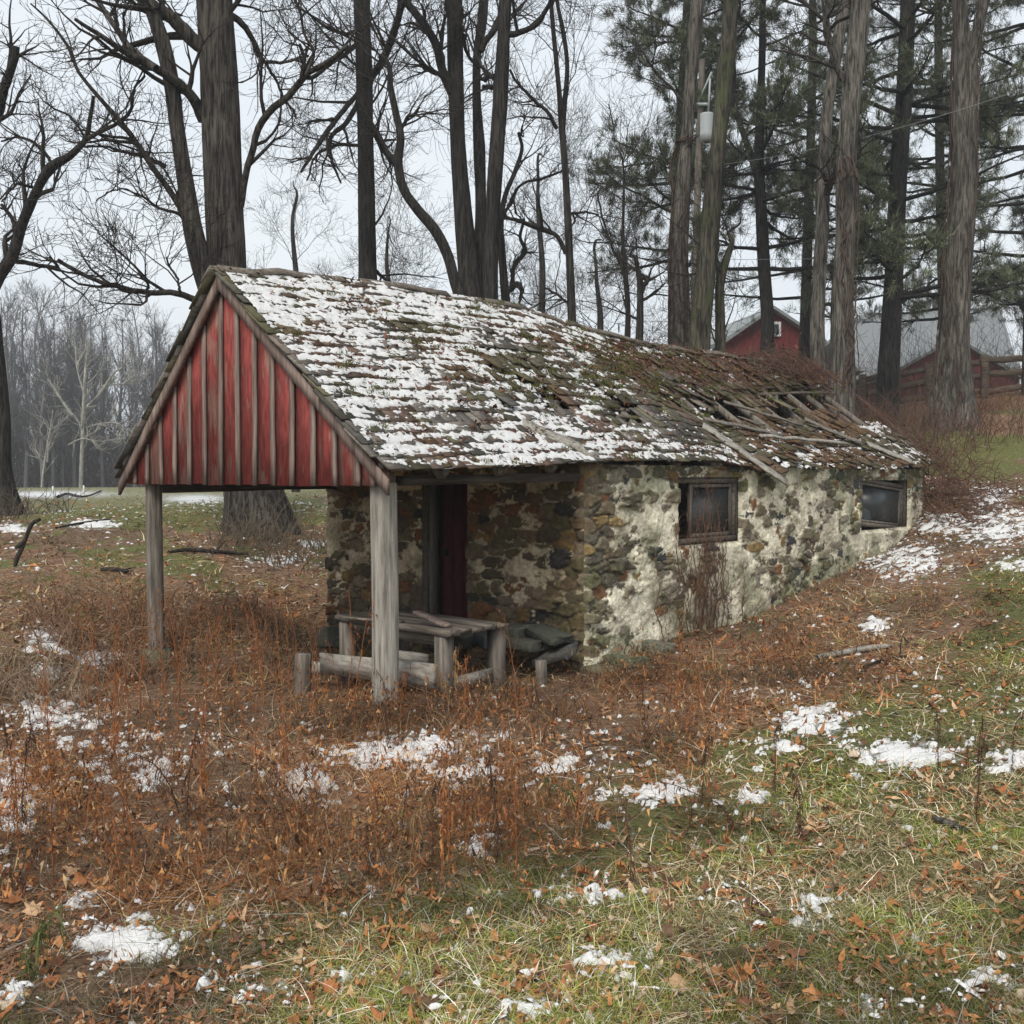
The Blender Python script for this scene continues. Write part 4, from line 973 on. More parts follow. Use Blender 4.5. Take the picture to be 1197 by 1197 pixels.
# pines ----------------------------------------------------------
def pine(label, Y, stems, seed, h0, nb=60, L=(2., 4.), flare=None, side=0, tuft=1., name='pine_tree', mat='bark_pine', h1=None):
    R = np.random.default_rng(seed)
    p0 = P(stems[0]['p'][0][0], stems[0]['p'][0][1], Y); b = np.array([p0[0], p0[1], float(gh(p0[0], p0[1]))-.1])
    root = thing(name, label, 'pine tree', b)
    mb = MB(); rows = []
    for q, st in enumerate(stems):
        R_ = stem3(st['p'], Y+st.get('y0', 0), st.get('dy', 0), n=60, ext=st.get('ext', 6.))
        if q == 0:
            z0 = float(gh(R_[0, 0], R_[0, 1]))-.3
            if R_[0, 2] > z0+.1:
                pre = R_[0].copy(); pre[2] = z0; R_ = np.vstack([resample([list(pre), list(R_[0])], 10)[:-1], R_])
        bark_tube(mb, R_, sides=18, rough=.05, seed=seed, flare=flare); rows.append(R_)
    mb.build('trunk', M[mat], root, smooth=True, off=b)
    # whorled, nearly level branches
    bp = []; br = []
    for i in range(nb):
        R_ = rows[R.integers(0, len(rows))]; zs = R_[:, 2]
        z = R.uniform(h0, (h1 or zs[-1])); j = int(np.clip(np.searchsorted(zs, z), 1, len(zs)-1)); c = R_[j, :3]; r0 = min(.055, R_[j, 3]*.35)
        a = R.uniform(0, 2*np.pi) if not side else R.normal(np.pi if side < 0 else 0, 1.1)
        ln = R.uniform(*L)*(1-.35*(z-h0)/max(1, zs[-1]-h0))
        n = 9; s = np.linspace(0, 1, n)
        sag = R.uniform(-.12, .14); pts = c+np.stack([np.cos(a)*s*ln, np.sin(a)*s*ln, ln*(sag*s+.10*s*s)], -1)+np.cumsum(R.normal(0, .035, (n, 3)), 0)*np.array([1, 1, .6])
        bp.append(pts); br.append(r0*(1-.8*s)+.004)
    bp = np.array(bp); br = np.array(br)
    m = MB(); V, Q = tubes(bp, br, 5); m.add(V, Q=Q)
    tp, tr = spawn(bp, br, 15, (.35, 1.25), ang=(.5, 1.0), n2=6, up=.03, wob=.14, smin=.25, rk=.5, rmin=.006, R=R)
    V, Q = tubes(tp, tr, 3); m.add(V, Q=Q)
    up_, ur = spawn(tp, tr, 4, (.15, .42), ang=(.4, .9), n2=4, up=.10, wob=.12, smin=.25, rk=.6, rmin=.005, R=R)
    V, Q = tubes(up_, ur, 3); m.add(V, Q=Q)
    m.build('limb', M['bark_pine'], root, off=b)
    # needles: tufts along the outer half of the shoots
    keep = R.random(len(up_)) < .93; e = up_[keep]
    base = np.concatenate([e[:, -1], e[:, -2], tp[:, -1]]); dirs = np.concatenate([e[:, -1]-e[:, -2], e[:, -1]-e[:, -2], tp[:, -1]-tp[:, -2]])
    dirs /= np.linalg.norm(dirs, axis=1, keepdims=True)+1e-9
    kn = int(16*tuft); B = np.repeat(base, kn, 0)+R.normal(0, .03, (len(base)*kn, 3)); D = np.repeat(dirs, kn, 0)*.8+R.normal(0, .55, (len(B), 3))
    V, Q, k = ribbons(B, D, R.normal(0, .15, D.shape), R.uniform(.09, .17, len(B)), R.uniform(.010, .020, len(B)), 1, R=R)
    shade = np.repeat(R.uniform(.7, 1.3, len(base)), kn)
    cc = np.repeat(np.array([.13, .155, .095])*(shade*R.uniform(.7, 1.3, len(B)))[:, None], k, 0)
    # cc: some yellow-brown old needles
    old = np.repeat(R.random(len(B)) < .12, k); cc[old] = (.14, .12, .06)
    mk('crown', V-b, Q, M['needle'], root, col=cc)
    return root
pine('dark pine with a crooked second stem beside the transformer trunks', 25.0,
     [dict(p=[(897,425,18),(897,370,15),(893,310,14),(890,250,13),(887,190,12),(889,120,9),(891,60,8),(892,0,7)], ext=5),
      dict(p=[(886,205,8),(874,170,7),(862,135,6),(858,80,5),(858,30,4)], ext=2)], 61, P(890, 330, 25)[2], nb=56, L=(1.6, 3.8))
pine('stout dark pine with many level dead branches right of the palest trunk', 24.0,
     [dict(p=[(1038,445,25),(1041,390,23),(1045,320,21),(1048,250,20),(1052,180,19),(1057,110,18),(1060,40,17),(1062,-20,16)], ext=7)], 63, P(1040, 372, 24)[2], nb=72, L=(1.8, 4.2))
pine('pine whose feathery boughs hang left of the brown trunk', 27.0,
     [dict(p=[(786,425,12),(787,350,12),(790,250,11),(795,150,10),(800,60,9),(803,0,8)], ext=5)], 65, P(780, 320, 27)[2], nb=60, L=(1.2, 3.0))
pine('pine beyond the fence filling the right picture edge', 28.0,
     [dict(p=[(1205,440,20),(1207,350,18),(1210,250,16),(1212,150,15),(1214,50,13),(1215,-20,12)], ext=7)], 67, P(1180, 395, 28)[2], nb=84, L=(2., 4.6))
pine('far pine filling the gap between the two dark pines', 33.0,
     [dict(p=[(940,430,13),(942,350,12),(945,250,11),(948,150,10),(950,50,9),(950,0,8)], ext=7)], 69, P(940, 398, 33)[2], nb=64, L=(2., 4.4), tuft=.8)
pine('far pine behind the vine-wrapped tree', 34.0,
     [dict(p=[(1105,440,13),(1103,350,12),(1100,250,11),(1098,150,10),(1097,50,9),(1097,0,8)], ext=7)], 71, P(1100, 385, 34)[2], nb=84, L=(2., 4.4), tuft=.8)

# climbing vines on two of the trunks
def trunk_vine(pp, Y, n, label, seed):
    R = np.random.default_rng(seed); R_ = stem3(pp, Y, 0, n=60, ext=.2); s_ = np.linspace(0, 1, 60); b = R_[0, :3]
    a = np.cumsum(R.normal(0, .13, (n, 60)), 1)+R.normal(-1.6, .8, (n, 1)); top = R.uniform(.5, 1, n)
    rr = R_[None, :, 3]*1.08+R.uniform(.0, .05, (n, 1))
    p = R_[None, :, :3]+np.stack([np.cos(a)*rr, np.sin(a)*rr, 0*a], -1); m = MB(); V, Q = tubes(p, np.full((n, 60), .011)*R.uniform(.5, 1.6, (n, 1)), 4); m.add(V, Q=Q, c=(.075, .05, .04))
    q, r = spawn(p, np.full((n, 60), .008), 14, (.15, .6), ang=(.4, 1.3), n2=5, up=-.02, wob=.25, smin=.02, rmin=.004, R=R); V, Q = tubes(q, r, 3); m.add(V, Q=Q, c=(.085, .055, .045))
    o = thing('vine', label, 'vine', b); m.build('stem', M['stem'], o, off=b)
trunk_vine([(1110,500,48),(1115,420,36),(1118,360,30),(1122,290,29),(1126,220,27),(1128,150,27),(1129,90,27),(1124,0,16)], 21.5, 8, 'dark vine wrapping the big forked trunk in front of the fence', 301)
trunk_vine([(984,450,31),(985,400,26),(985,340,24),(988,270,23),(989,200,22)], 18., 5, 'thin vine climbing the palest trunk', 303)
trunk_vine([(797,425,25),(795,360,22),(794,300,20),(797,240,18),(802,170,14)], 20., 5, 'thin vine climbing the brown trunk left of the pole', 305)
# pole with transformer ------------------------------------------
pr = P(809, 420, 23.); bz = float(gh(pr[0], pr[1]))-.2
pole = thing('utility_pole', 'dark wooden utility pole carrying a grey can transformer between two trunks', 'utility pole', (pr[0], pr[1], bz))
R_ = stem3([(809,425,9),(813,300,8.5),(817,180,8),(821,70,7)], 23., n=20); R_ = np.vstack([[R_[0, 0], R_[0, 1], bz, R_[0, 3]], R_])
m = MB(); V, Q = tubes(R_[None, :, :3], R_[None, :, 3], 12); m.add(V, Q=Q); m.build('pole_shaft', M['post_dark'], pole, off=(pr[0], pr[1], bz))
mt, N, L, b_ = nt('grey_enamel'); b_.inputs['Base Color'].default_value = (.42, .46, .47, 1); b_.inputs['Roughness'].default_value = .5
m = MB(); c0 = P(826, 166, 22.75); c1 = P(826.5, 135, 22.75); rr = 7.8*22.75/IMG
pts = np.array([c0, c0+[0, 0, .01], lerp(c0, c1, .3), lerp(c0, c1, .7), c1, c1+[0, 0, .03], c1+[0, 0, .05]])[None]; V, Q = tubes(pts, np.array([[rr*.3, rr, rr, rr, rr*1.02, rr*1.02, rr*.3]]), 20); m.add(V, Q=Q)
m.build('transformer', mt, pole, off=(pr[0], pr[1], bz))
m = MB(); m.beam(P(817, 118, 22.9), P(832, 84, 22.7), .03, .03); m.beam(P(828, 130, 22.7), P(830, 92, 22.7), .035, .035); m.beam(P(815, 122, 22.95), P(829, 122, 22.75), .06, .06)
m.build('bracket', mt, pole, off=(pr[0], pr[1], bz))
# wires
def wire(a, b2, sag, label, r=.0055):
    s = np.linspace(0, 1, 24)[:, None]; p = a*(1-s)+b2*s; p[:, 2] -= 4*sag*(s*(1-s))[:, 0]
    V, Q = tubes(p[None], np.full((1, 24), r), 5); o = mk('overhead_wire', V-a, Q, M['wire'], None); o.location = tuple(a); tag(o, label, 'wire')
mw, N, L, b_ = nt('wire_grey'); b_.inputs['Base Color'].default_value = (.22, .22, .22, 1); M['wire'] = mw
wire(P(819, 195, 23), P(1290, 70, 15), .25, 'thin pale wire rising from the pole across the pines')
wire(P(815, 303, 23), P(1260, 288, 25), .1, 'lower wire running level past the pine trunks')

# barns beyond the fence -----------------------------------------
mroof = attr_mat('barn_roof', .6, 8, .12)
def part(mb_, name, mat, root, loc): return mb_.build(name, mat, root, off=loc)
mred = attr_mat('barn_red', .8, 5, .2, stretch=(5, 5, .5))
def quad_prism(m, pts, th, c):
    """pts: 4+ coplanar points facing camera, extruded away"""
    n = len(pts); pts = np.array(pts, float); back = pts+np.array([0, th, 0])
    V = np.vstack([pts, back]); m.V.append(V); m.C.append(np.broadcast_to(np.array(c, float), (2*n, 3)))
    f = [list(range(n)), list(range(2*n-1, n-1, -1))]; s = [[i+n, (i+1) % n+n, (i+1) % n, i] for i in range(n)]
    return V, f, s
def prism_obj(name, pts, th, mat, parent, off, c):
    n = len(pts); pts = np.array(pts, float)-np.array(off); th = np.array(th, float) if np.ndim(th) else np.array([0, th, 0])
    V = np.vstack([pts, pts+th]); s = [[(i+1) % n, i, i+n, (i+1) % n+n] for i in range(n)]
    me = bpy.data.meshes.new(name); me.from_pydata([tuple(v) for v in V], [], [tuple(range(n)), tuple(range(2*n-1, n-1, -1))]+[tuple(q) for q in s]); me.update()
    at = me.color_attributes.new('Col', 'FLOAT_COLOR', 'POINT'); at.data.foreach_set('color', np.tile(np.array([*c, 1], np.float32), 2*n))
    me.materials.append(mat); o = bpy.data.objects.new(name, me); return link(o, parent)
Yb = 46.; off = P(880, 412, Yb); b1 = thing('barn', 'red boarded barn gable with grey roof glimpsed behind the dark pine', 'barn', off)
g1 = [P(850,430,Yb), P(850,398,Yb), P(905,362,Yb), P(960,400,Yb), P(960,430,Yb)]
wl = prism_obj('wall', g1, 9., mred, b1, off, (.13, .024, .022))
r1 = [P(843,404,Yb-.4), P(905,361,Yb-.4), P(905,357,Yb-.4), P(842,399,Yb-.4)]; r1b = [P(905,361,Yb-.4), P(967,402,Yb-.4), P(967,398,Yb-.4), P(905,357,Yb-.4)]
prism_obj('roof', r1, (-1.6, 10., 0), mroof, b1, off, (.20, .215, .215)); prism_obj('roof', r1b, (-1.6, 10., 0), mroof, b1, off, (.20, .215, .215))
mwt = attr_mat('white_trim', .6, 5, .05)
prism_obj('window_frame', [P(903,393,Yb-.1), P(913,393,Yb-.1), P(913,376,Yb-.1), P(903,376,Yb-.1)], .12, mwt, wl, off, (.7, .7, .7))
prism_obj('window', [P(905.5,390,Yb-.16), P(910.5,390,Yb-.16), P(910.5,379,Yb-.16), P(905.5,379,Yb-.16)], .1, M['glass'], wl, off, (.1, .1, .1))
for x in range(856, 958, 6): 
    yt = 362+abs(x-905)*.66+4
    prism_obj('batten', [P(x,428,Yb-.03), P(x+1,428,Yb-.03), P(x+1,yt+1,Yb-.03), P(x,yt+1,Yb-.03)], .02, mred, wl, off, (.13, .02, .018))
Yb = 44.; off = P(1060, 460, Yb); b2_ = thing('barn', 'low red shed in front of a large grey barn roof beyond the fence', 'barn', off)
g2 = [P(1040,480,Yb), P(1040,440,Yb), P(1118,398,Yb), P(1190,440,Yb), P(1190,480,Yb)]
wl2 = prism_obj('wall', g2, 7., mred, b2_, off, (.16, .034, .03))
prism_obj('roof', [P(1034,443,Yb-.3), P(1118,397,Yb-.3), P(1118,393,Yb-.3), P(1034,439,Yb-.3)], (0, 7.5, 0), mroof, b2_, off, (.17, .18, .18))
prism_obj('roof', [P(1118,397,Yb-.3), P(1196,443,Yb-.3), P(1196,439,Yb-.3), P(1118,393,Yb-.3)], (0, 7.5, 0), mroof, b2_, off, (.17, .18, .18))
prism_obj('window', [P(1083,430,Yb-.05), P(1092,430,Yb-.05), P(1092,426,Yb-.05), P(1083,426,Yb-.05)], .06, mwt, wl2, off, (.6, .6, .6))
Yb = 56.; off = P(1050, 450, Yb); b3_ = thing('barn', 'large barn with long plain grey roof behind the red shed', 'barn', off)
prism_obj('wall', [P(990,470,Yb+1.5), P(990,425,Yb+1.5), P(1192,425,Yb+1.5), P(1192,470,Yb+1.5)], 12., mred, b3_, off, (.25, .22, .2))
pr_ = [P(985,432,Yb), P(1195,428,Yb), P(1195,428,Yb), P(985,432,Yb)]
lo0, lo1 = P(985,434,Yb), P(1190,430,Yb); hi0, hi1 = P(1003,372,Yb+8), P(1170,362,Yb+8)
th = np.array([0, .1, .2]); prism_obj('roof', [lo0, lo1, hi1, hi0], th, mroof, b3_, off, (.15, .16, .165))
lo0b, lo1b = lo0+np.array([0, 16, 0]), lo1+np.array([0, 16, 0]); prism_obj('roof', [hi0, hi1, lo1b, lo0b], th, mroof, b3_, off, (.15, .16, .165))

# rail fence ------------------------------------------------------
fo = P(1040, 480, 29.); fence = thing('rail_fence', 'old brown post and rail fence running along the bank behind the vine-wrapped tree', 'fence', fo)
fpts = [(985,482,30.),(1008,480,29.5),(1048,478,29.),(1086,474,28.5),(1150,471,28.),(1200,469,27.5),(1262,466,27.)]
W_ = []
for x, y, Yy in fpts:
    q = P(x, y, Yy); q[2] = float(gh(q[0], q[1])); zz = q[2]; W_.append(np.array([q[0], q[1], zz]))
    m = MB(); m.beam((q[0], q[1], zz-.3), (q[0], q[1], zz+1.18), .17, .14, c=(random.random(), .3, .2), up=(0, 1, 0), n=3, wob=.01); m.build('fence_post', M['fence'], fence, off=fo)
for i in range(len(W_)-1):
    for hgt_ in (.22, .62, 1.02):
        m = MB(); m.beam(W_[i]+[0, .1, hgt_+random.gauss(0, .03)], W_[i+1]+[0, .1, hgt_+random.gauss(0, .03)], .05, .17, c=(random.random(), .3, .2), n=4, wob=.012)
        m.build('rail', M['fence'], fence, off=fo)

# far woods at the left: one mass --------------------------------
R = np.random.default_rng(77); protos = []
for k in range(7):
    h = R.uniform(13, 17); st = resample([[0,0,-.5,.2],[R.normal(0,.2),R.normal(0,.2),h*.4,.15],[R.normal(0,.4),R.normal(0,.4),h*.8,.08],[R.normal(0,.5),0,h,.03]], 16)
    m = MB(); V, Q = tubes(st[None, :, :3], st[None, :, 3], 6); m.add(V, Q=Q); p, r = st[None, :, :3], st[None, :, 3]
    p1, r1 = spawn(p, r, 26, (2.2, 5.), ang=(.4, .9), n2=7, up=.14, wob=.12, smin=.18, rk=.5, rmin=.03, R=R); V, Q = tubes(p1, r1, 3); m.add(V, Q=Q)
    p2, r2 = spawn(p1, r1, 7, (1., 2.4), ang=(.4, .9), n2=5, up=.12, wob=.15, smin=.2, rk=.6, rmin=.018, R=R); V, Q = tubes(p2, r2, 3); m.add(V, Q=Q)
    p3, r3 = spawn(p2, r2, 3, (.5, 1.3), ang=(.4, .9), n2=3, up=.1, wob=.15, smin=.2, rk=.7, rmin=.014, R=R); V, Q = tubes(p3, r3, 3); m.add(V, Q=Q)
    protos.append((np.concatenate(m.V), np.concatenate(m.Q)))
m = MB()
for i in range(150):
    px = R.uniform(-260, 300); Y = R.uniform(80, 118); x = (px-598.5)/IMG*Y; z = float(h_exact(np.array(x), np.array(Y)))
    V, Q = protos[i % 7]; a = R.uniform(0, 6.3); s = R.uniform(.75, 1.1)*(Y/95)*interp(px, [-260, 60, 150, 260, 300], [1., 1.0, 1.0, .85, .8]); ca, sa = math.cos(a), math.sin(a)
    Vn = V*s; Vn = np.stack([Vn[:, 0]*ca-Vn[:, 1]*sa+x, Vn[:, 0]*sa+Vn[:, 1]*ca+Y, Vn[:, 2]+z], -1)
    c = np.array([.11, .105, .105])*R.uniform(.6, 1.25)
    m.add(Vn, Q=Q, c=c)
wood = m.build('far_woods', M['stem'], None); tag(wood, 'grey mass of bare woods across the field at the left', 'woods', kind='stuff')
# understorey thicket of the woods and its evergreen patches
n = 42000; px = R.uniform(-280, 320, n); Y = R.uniform(84, 112, n); x = (px-598.5)/IMG*Y; zb = h_exact(x, Y); hh = R.uniform(.0, 1, n)**1.3*(2.5+5.5*fbm(px/40, Y/9, 3, 91))
B = np.stack([x, Y, zb+hh], -1); D = R.normal(0, .5, (n, 3)); D[:, 2] = R.uniform(.3, 1, n)
V, Q, k = ribbons(B, D, R.normal(0, .3, (n, 3)), R.uniform(.6, 1.8, n), R.uniform(.04, .12, n), 1, R=R)
gr = (fbm(px/30+4, Y/8, 3, 92) > .56)&(hh > 1.5)
cc = np.where(gr[:, None], np.array([.055, .068, .052]), np.array([.085, .068, .058])+(R.random((n, 1)) < .05)*np.array([.09, .02, .0]))*R.uniform(.6, 1.3, (n, 1))
tag(mk('thicket', V, Q, M['stem'], None, col=np.repeat(cc, k, 0)), 'low tangled undergrowth at the foot of the far woods', 'thicket', kind='stuff')
# pale sycamore standing in front
M['sycamore'] = bark_mat('bark_sycamore', (.20, .195, .18), (.52, .51, .48))
def syc():
    Y = 80.; b = P(94, 574, Y); root = thing('sycamore_tree', 'pale white-limbed sycamore standing out before the far woods', 'tree', b)
    rows = [stem3(p, Y, random.uniform(-2, 2), n=18) for p in ([(94,578,5),(96,520,4.5),(98,470,4),(100,430,3),(104,400,2)], [(85,486,3.5),(72,468,3),(62,452,3),(55,442,2)], [(102,475,3),(115,462,3),(125,448,3),(134,435,2.5),(146,428,1.5)],
            [(118,451,2),(140,449,1.8),(162,448,1.2)], [(100,500,2.2),(120,495,2),(140,496,1.6),(150,510,1.2)], [(98,460,2),(90,430,1.6),(88,400,1.2)], [(55,540,2),(58,510,1.8),(66,480,1.2)], [(80,520,1.6),(95,513,1.5),(112,515,1)], [(48,575,2.5),(52,540,2),(58,505,1.5),(62,480,1)])]
    m = MB()
    for r in rows[:1]: V, Q = tubes(r[None, :, :3], r[None, :, 3], 8); m.add(V, Q=Q)
    m.build('trunk', M['sycamore'], root, off=b); m = MB()
    for r in rows[1:]: V, Q = tubes(r[None, :, :3], r[None, :, 3], 6); m.add(V, Q=Q)
    p, r = as_arr(rows); q, s = spawn(p, r, 11, (1.5, 4.), ang=(.4, 1.), n2=6, up=.12, wob=.15, smin=.2, rk=.5, rmin=.04, R=R); V, Q = tubes(q, s, 3); m.add(V, Q=Q)
    q, s = spawn(q, s, 4, (.8, 2.), n2=5, up=.1, rmin=.03, R=R); V, Q = tubes(q, s, 3); m.add(V, Q=Q)
    m.build('crown', M['sycamore'], root, off=b)
syc()
# ------------------------------------------------------------ porch things
def at_local(px, py, Y): q = P(px, py, Y); a, t = w2loc(q[0], q[1]); return a, t, q[2]
ca_, ct_, ctz = at_local(520, 739, 7.6)
tab = thing('table', 'low weathered grey plank table under the porch beside the door', 'table', (*loc2w(ca_-.64, ct_+.35), float(gh(*[np.array(v) for v in loc2w(ca_-.64, ct_+.35)]))), -TH)
tz = ctz-tab.location.z
m = MB(); yy = -.35
for i in range(5):
    wd = .137; m.box((-.66+random.gauss(0, .015), yy, tz-.035+random.gauss(0, .003)), (.66+random.gauss(0, .015), yy+wd-.006, tz+random.gauss(0, .003)), c=(random.random(), .4, .5), jit=.003); yy += .14
m.build('tabletop', M['boardh'], tab)
for (x, y) in ((.57, -.29), (-.57, -.29), (.57, .29), (-.57, .29)):
    m = MB(); m.beam((x, y, -.2), (x, y, tz-.037), .105, .105, c=(random.random(), .5, .2), up=(0, 1, 0), n=2, wob=.003); m.build('leg', M['post_dark'], tab)
for (a, b_) in (((-.5, -.29), (.5, -.29)), ((.57, -.23), (.57, .23))):
    m = MB(); m.beam((*a, .12), (*b_, .14), .035, .10, c=(random.random(), .5, .2)); m.build('rail', M['plank_flat'], tab)
m = MB(); m.beam((-.5, -.29, tz-.08), (.5, -.29, tz-.08), .03, .08, c=(.2, .5, .2)); m.build('apron', M['boardh'], tab)
tzw = ctz
def loose(name, label, cat, pa, pb, w, h, mat, grp=None, c=(.5, .4, .4), n=3, wob=.004, taper=1.):
    m = MB(); pa = np.array(pa, float); pb = np.array(pb, float); m.beam(pa, pb, w, h, c=c, n=n, wob=wob, taper=taper)
    o = m.build(name, mat, None, off=pa); o.location = tuple(pa); return tag(o, label, cat, grp)
q = P(487, 704, 8.0); q2 = P(524, 716, 7.75); q[2] = tzw+.10; q2[2] = tzw+.025
loose('plank', 'short pale plank lying tilted on the low table', 'plank', q, q2, .085, .022, M['board'])
q = P(400, 713, 8.3); q2 = P(470, 716, 8.0); q[2] = tzw+.02; q2[2] = tzw+.02
loose('plank', 'thin dark plank lying flat at the left end of the low table', 'plank', q, q2, .07, .018, M['boardh'])
q = P(376, 775, 8.45); q2 = P(508, 790, 7.35)
loose('board', 'long pale grey board on edge near the ground behind the front post', 'board', q, q2, .035, .17, M['plank_flat'], 'boards around the table')
q = P(350, 778, 8.6); q2 = P(382, 782, 8.5)
loose('board', 'short low board joining the square stake at the left of the table', 'board', q, q2, .05, .10, M['plank_flat'], 'boards around the table')
q = P(458, 765, 8.2); q2 = P(500, 772, 7.9)
loose('board', 'grey board lying behind the front leg of the table', 'board', q, q2, .03, .09, M['plank_flat'], 'boards around the table')
q = P(354, 815, 8.1); loose('stake', 'short square weathered stake standing left of the table', 'stake', (q[0], q[1], float(gh(q[0], q[1]))-.1), (q[0]+.01, q[1], P(356, 764, 8.1)[2]), .115, .10, M['post_dark'])
q = P(632, 800, 8.2); loose('stake', 'small mossy stake in the weeds at the right of the table', 'stake', (q[0], q[1], q[2]-.1), (q[0], q[1], P(632, 772, 8.2)[2]), .09, .09, M['post_dark'])

# field stones -----------------------------------------------------
def rock(loc, sx, sy, sz, rz, label, c, grp=None, seed=0):
    R = np.random.default_rng(seed); n1, n2 = 24, 12
    u_ = np.arange(n1)/n1*2*np.pi; v_ = np.linspace(-1, 1, n2)*np.pi/2
    V = []
    for vv in v_:
        for uu in u_:
            p = np.array([math.cos(vv)*math.cos(uu), math.cos(vv)*math.sin(uu), math.sin(vv)])
            p = np.sign(p)*np.abs(p)**.22; V.append(p)
    V = np.array(V); nn = fbm(V[:, 0]*1.8+seed, V[:, 1]*1.8+V[:, 2], 4, 12, .6); n3 = fbm(V[:, 0]*5+seed, V[:, 2]*6+V[:, 1]*5, 3, 14); V = V*(1+.7*(nn[:, None]-.5)+.22*(n3[:, None]-.5))*[sx/2, sy/2, sz/2]
    Q = [[j*n1+i, j*n1+(i+1) % n1, (j+1)*n1+(i+1) % n1, (j+1)*n1+i] for j in range(n2-1) for i in range(n1)]
    o = mk('field_stone', V, Q, M['stone'], None, col=np.tile(c, (len(V), 1)), smooth=False); o.location = tuple(loc); o.rotation_euler = (R.normal(0, .12), R.normal(0, .12), rz)
    return tag(o, label, 'stone', grp)
gr_ = 'fallen stones at the wall foot'
for i, (x, y, Y, sx, sz, c, lb) in enumerate([(610,752,8.62,.44,.10,(.062,.062,.05),'flat green slab lying at the foot of the porch wall'),(640,742,8.60,.46,.09,(.05,.053,.042),'flat mossy slab on top of the others near the wall corner'),
        (598,738,8.85,.35,.12,(.08,.08,.065),'grey-green block against the porch wall behind the table'),(650,765,8.5,.36,.10,(.06,.06,.055),'dark slab low beside the wall corner'),(572,748,8.8,.30,.14,(.05,.055,.06),'dark stone behind the right table leg'),
        (386,745,9.9,.26,.22,(.062,.062,.05),'mossy square block at the left end of the porch wall'),(535,744,8.9,.3,.16,(.07,.07,.06),'dark block under the table'),(705,790,8.62,.30,.16,(.16,.14,.09),'ochre stone at the outer wall corner'),
        (735,775,8.75,.34,.14,(.10,.11,.07),'green stone in the weeds right of the wall corner'),(772,757,9.2,.26,.12,(.12,.12,.09),'low grey stone along the plastered wall foot')]):
    q = P(x, y, Y); rock(q, sx, .24, sz*.85,  -TH+random.uniform(-.3, .3), lb, c, gr_, seed=i)

# sticks -----------------------------------------------------------
def branch(label, pts, Y, name='fallen_branch', mat='twig', k=5, grp=None, onground=True, r=None):
    rows = []
    for (x, y, w) in pts:
        X_, Y_, Z_, ok = hit([x], [y]) if onground else (None, None, None, None)
        p = np.array([X_[0], Y_[0], Z_[0]+w/2*Y_[0]/IMG+.01]) if onground else P(x, y, Y)
        rows.append([*p, w*p[1]/IMG/2])
    R_ = resample(rows, 20); m = MB(); V, Q = tubes(R_[None, :, :3], R_[None, :, 3], 8); m.add(V, Q=Q)
    if k:
        p, q = spawn(R_[None, :, :3], R_[None, :, 3], k, (.15, .5), n2=5, wob=.2, up=.05, smin=.2, rmin=.004); V, Q = tubes(p, q, 4); m.add(V, Q=Q)
    o = m.build(name, M[mat], None, smooth=True, off=R_[0, :3]); o.location = tuple(R_[0, :3]); return tag(o, label, 'branch', grp)
X_, Y_, Z_, ok = hit([20], [662])
branch('dark broken branch stuck upright in the field at the left edge', [(17,664,4),(21,650,6),(27,638,5),(32,624,5),(39,611,5),(47,607,4)], Y_[0], k=0, onground=False)
branch('thin forked branch end beside the upright broken branch', [(18,640,4),(24,637,5),(28,632,4)], Y_[0]-.02, k=0, onground=False)
branch('dead branch lying on the leaves left of the porch', [(118,669,4),(140,670,5),(150,672,4)], 0, k=3)
branch('dark stick lying before the roots of the double tree', [(196,648,3),(220,646,5),(250,648,5),(290,650,3)], 0, k=2)
branch('snowy pale stick lying on the bank right of the building', [(955,773,6),(985,768,7),(1012,763,7),(1040,759,5)], 0, mat='sycamore', k=0)
branch('thin dark stick across the bank grass near the snowy stick', [(1010,783,3),(1030,775,3),(1060,770,3)], 0, k=2)
branch('brown stick lying in the grass among the foreground leaves', [(1092,962,7),(1108,968,8),(1132,977,6)], 0, mat='bark_pale', k=0)
branch('long fallen limb in the far left field', [(68,583,4),(80,579,3),(95,582,2.5),(118,575,2)], 0, mat='bark_dark', k=4)
branch('dark limb lying in the left field near the bent tree', [(65,619,2),(100,613,3),(128,609,2)], 0, mat='bark_dark', k=1)
for x, y, lb in ((62,577,'white stake at the left along the far field edge'),(98,576,'white stake at the right along the far field edge')):
    X_, Y_, Z_, ok = hit([x], [y+4]); X_, Y_, Z_ = X_[0], Y_[0], Z_[0]; loose('fence_stake', lb, 'stake', (X_, Y_, Z_-.2), (X_, Y_, Z_+.0105*Y_), .05, .05, M['white'], 'white stakes in the far field', c=(.6, .6, .6))

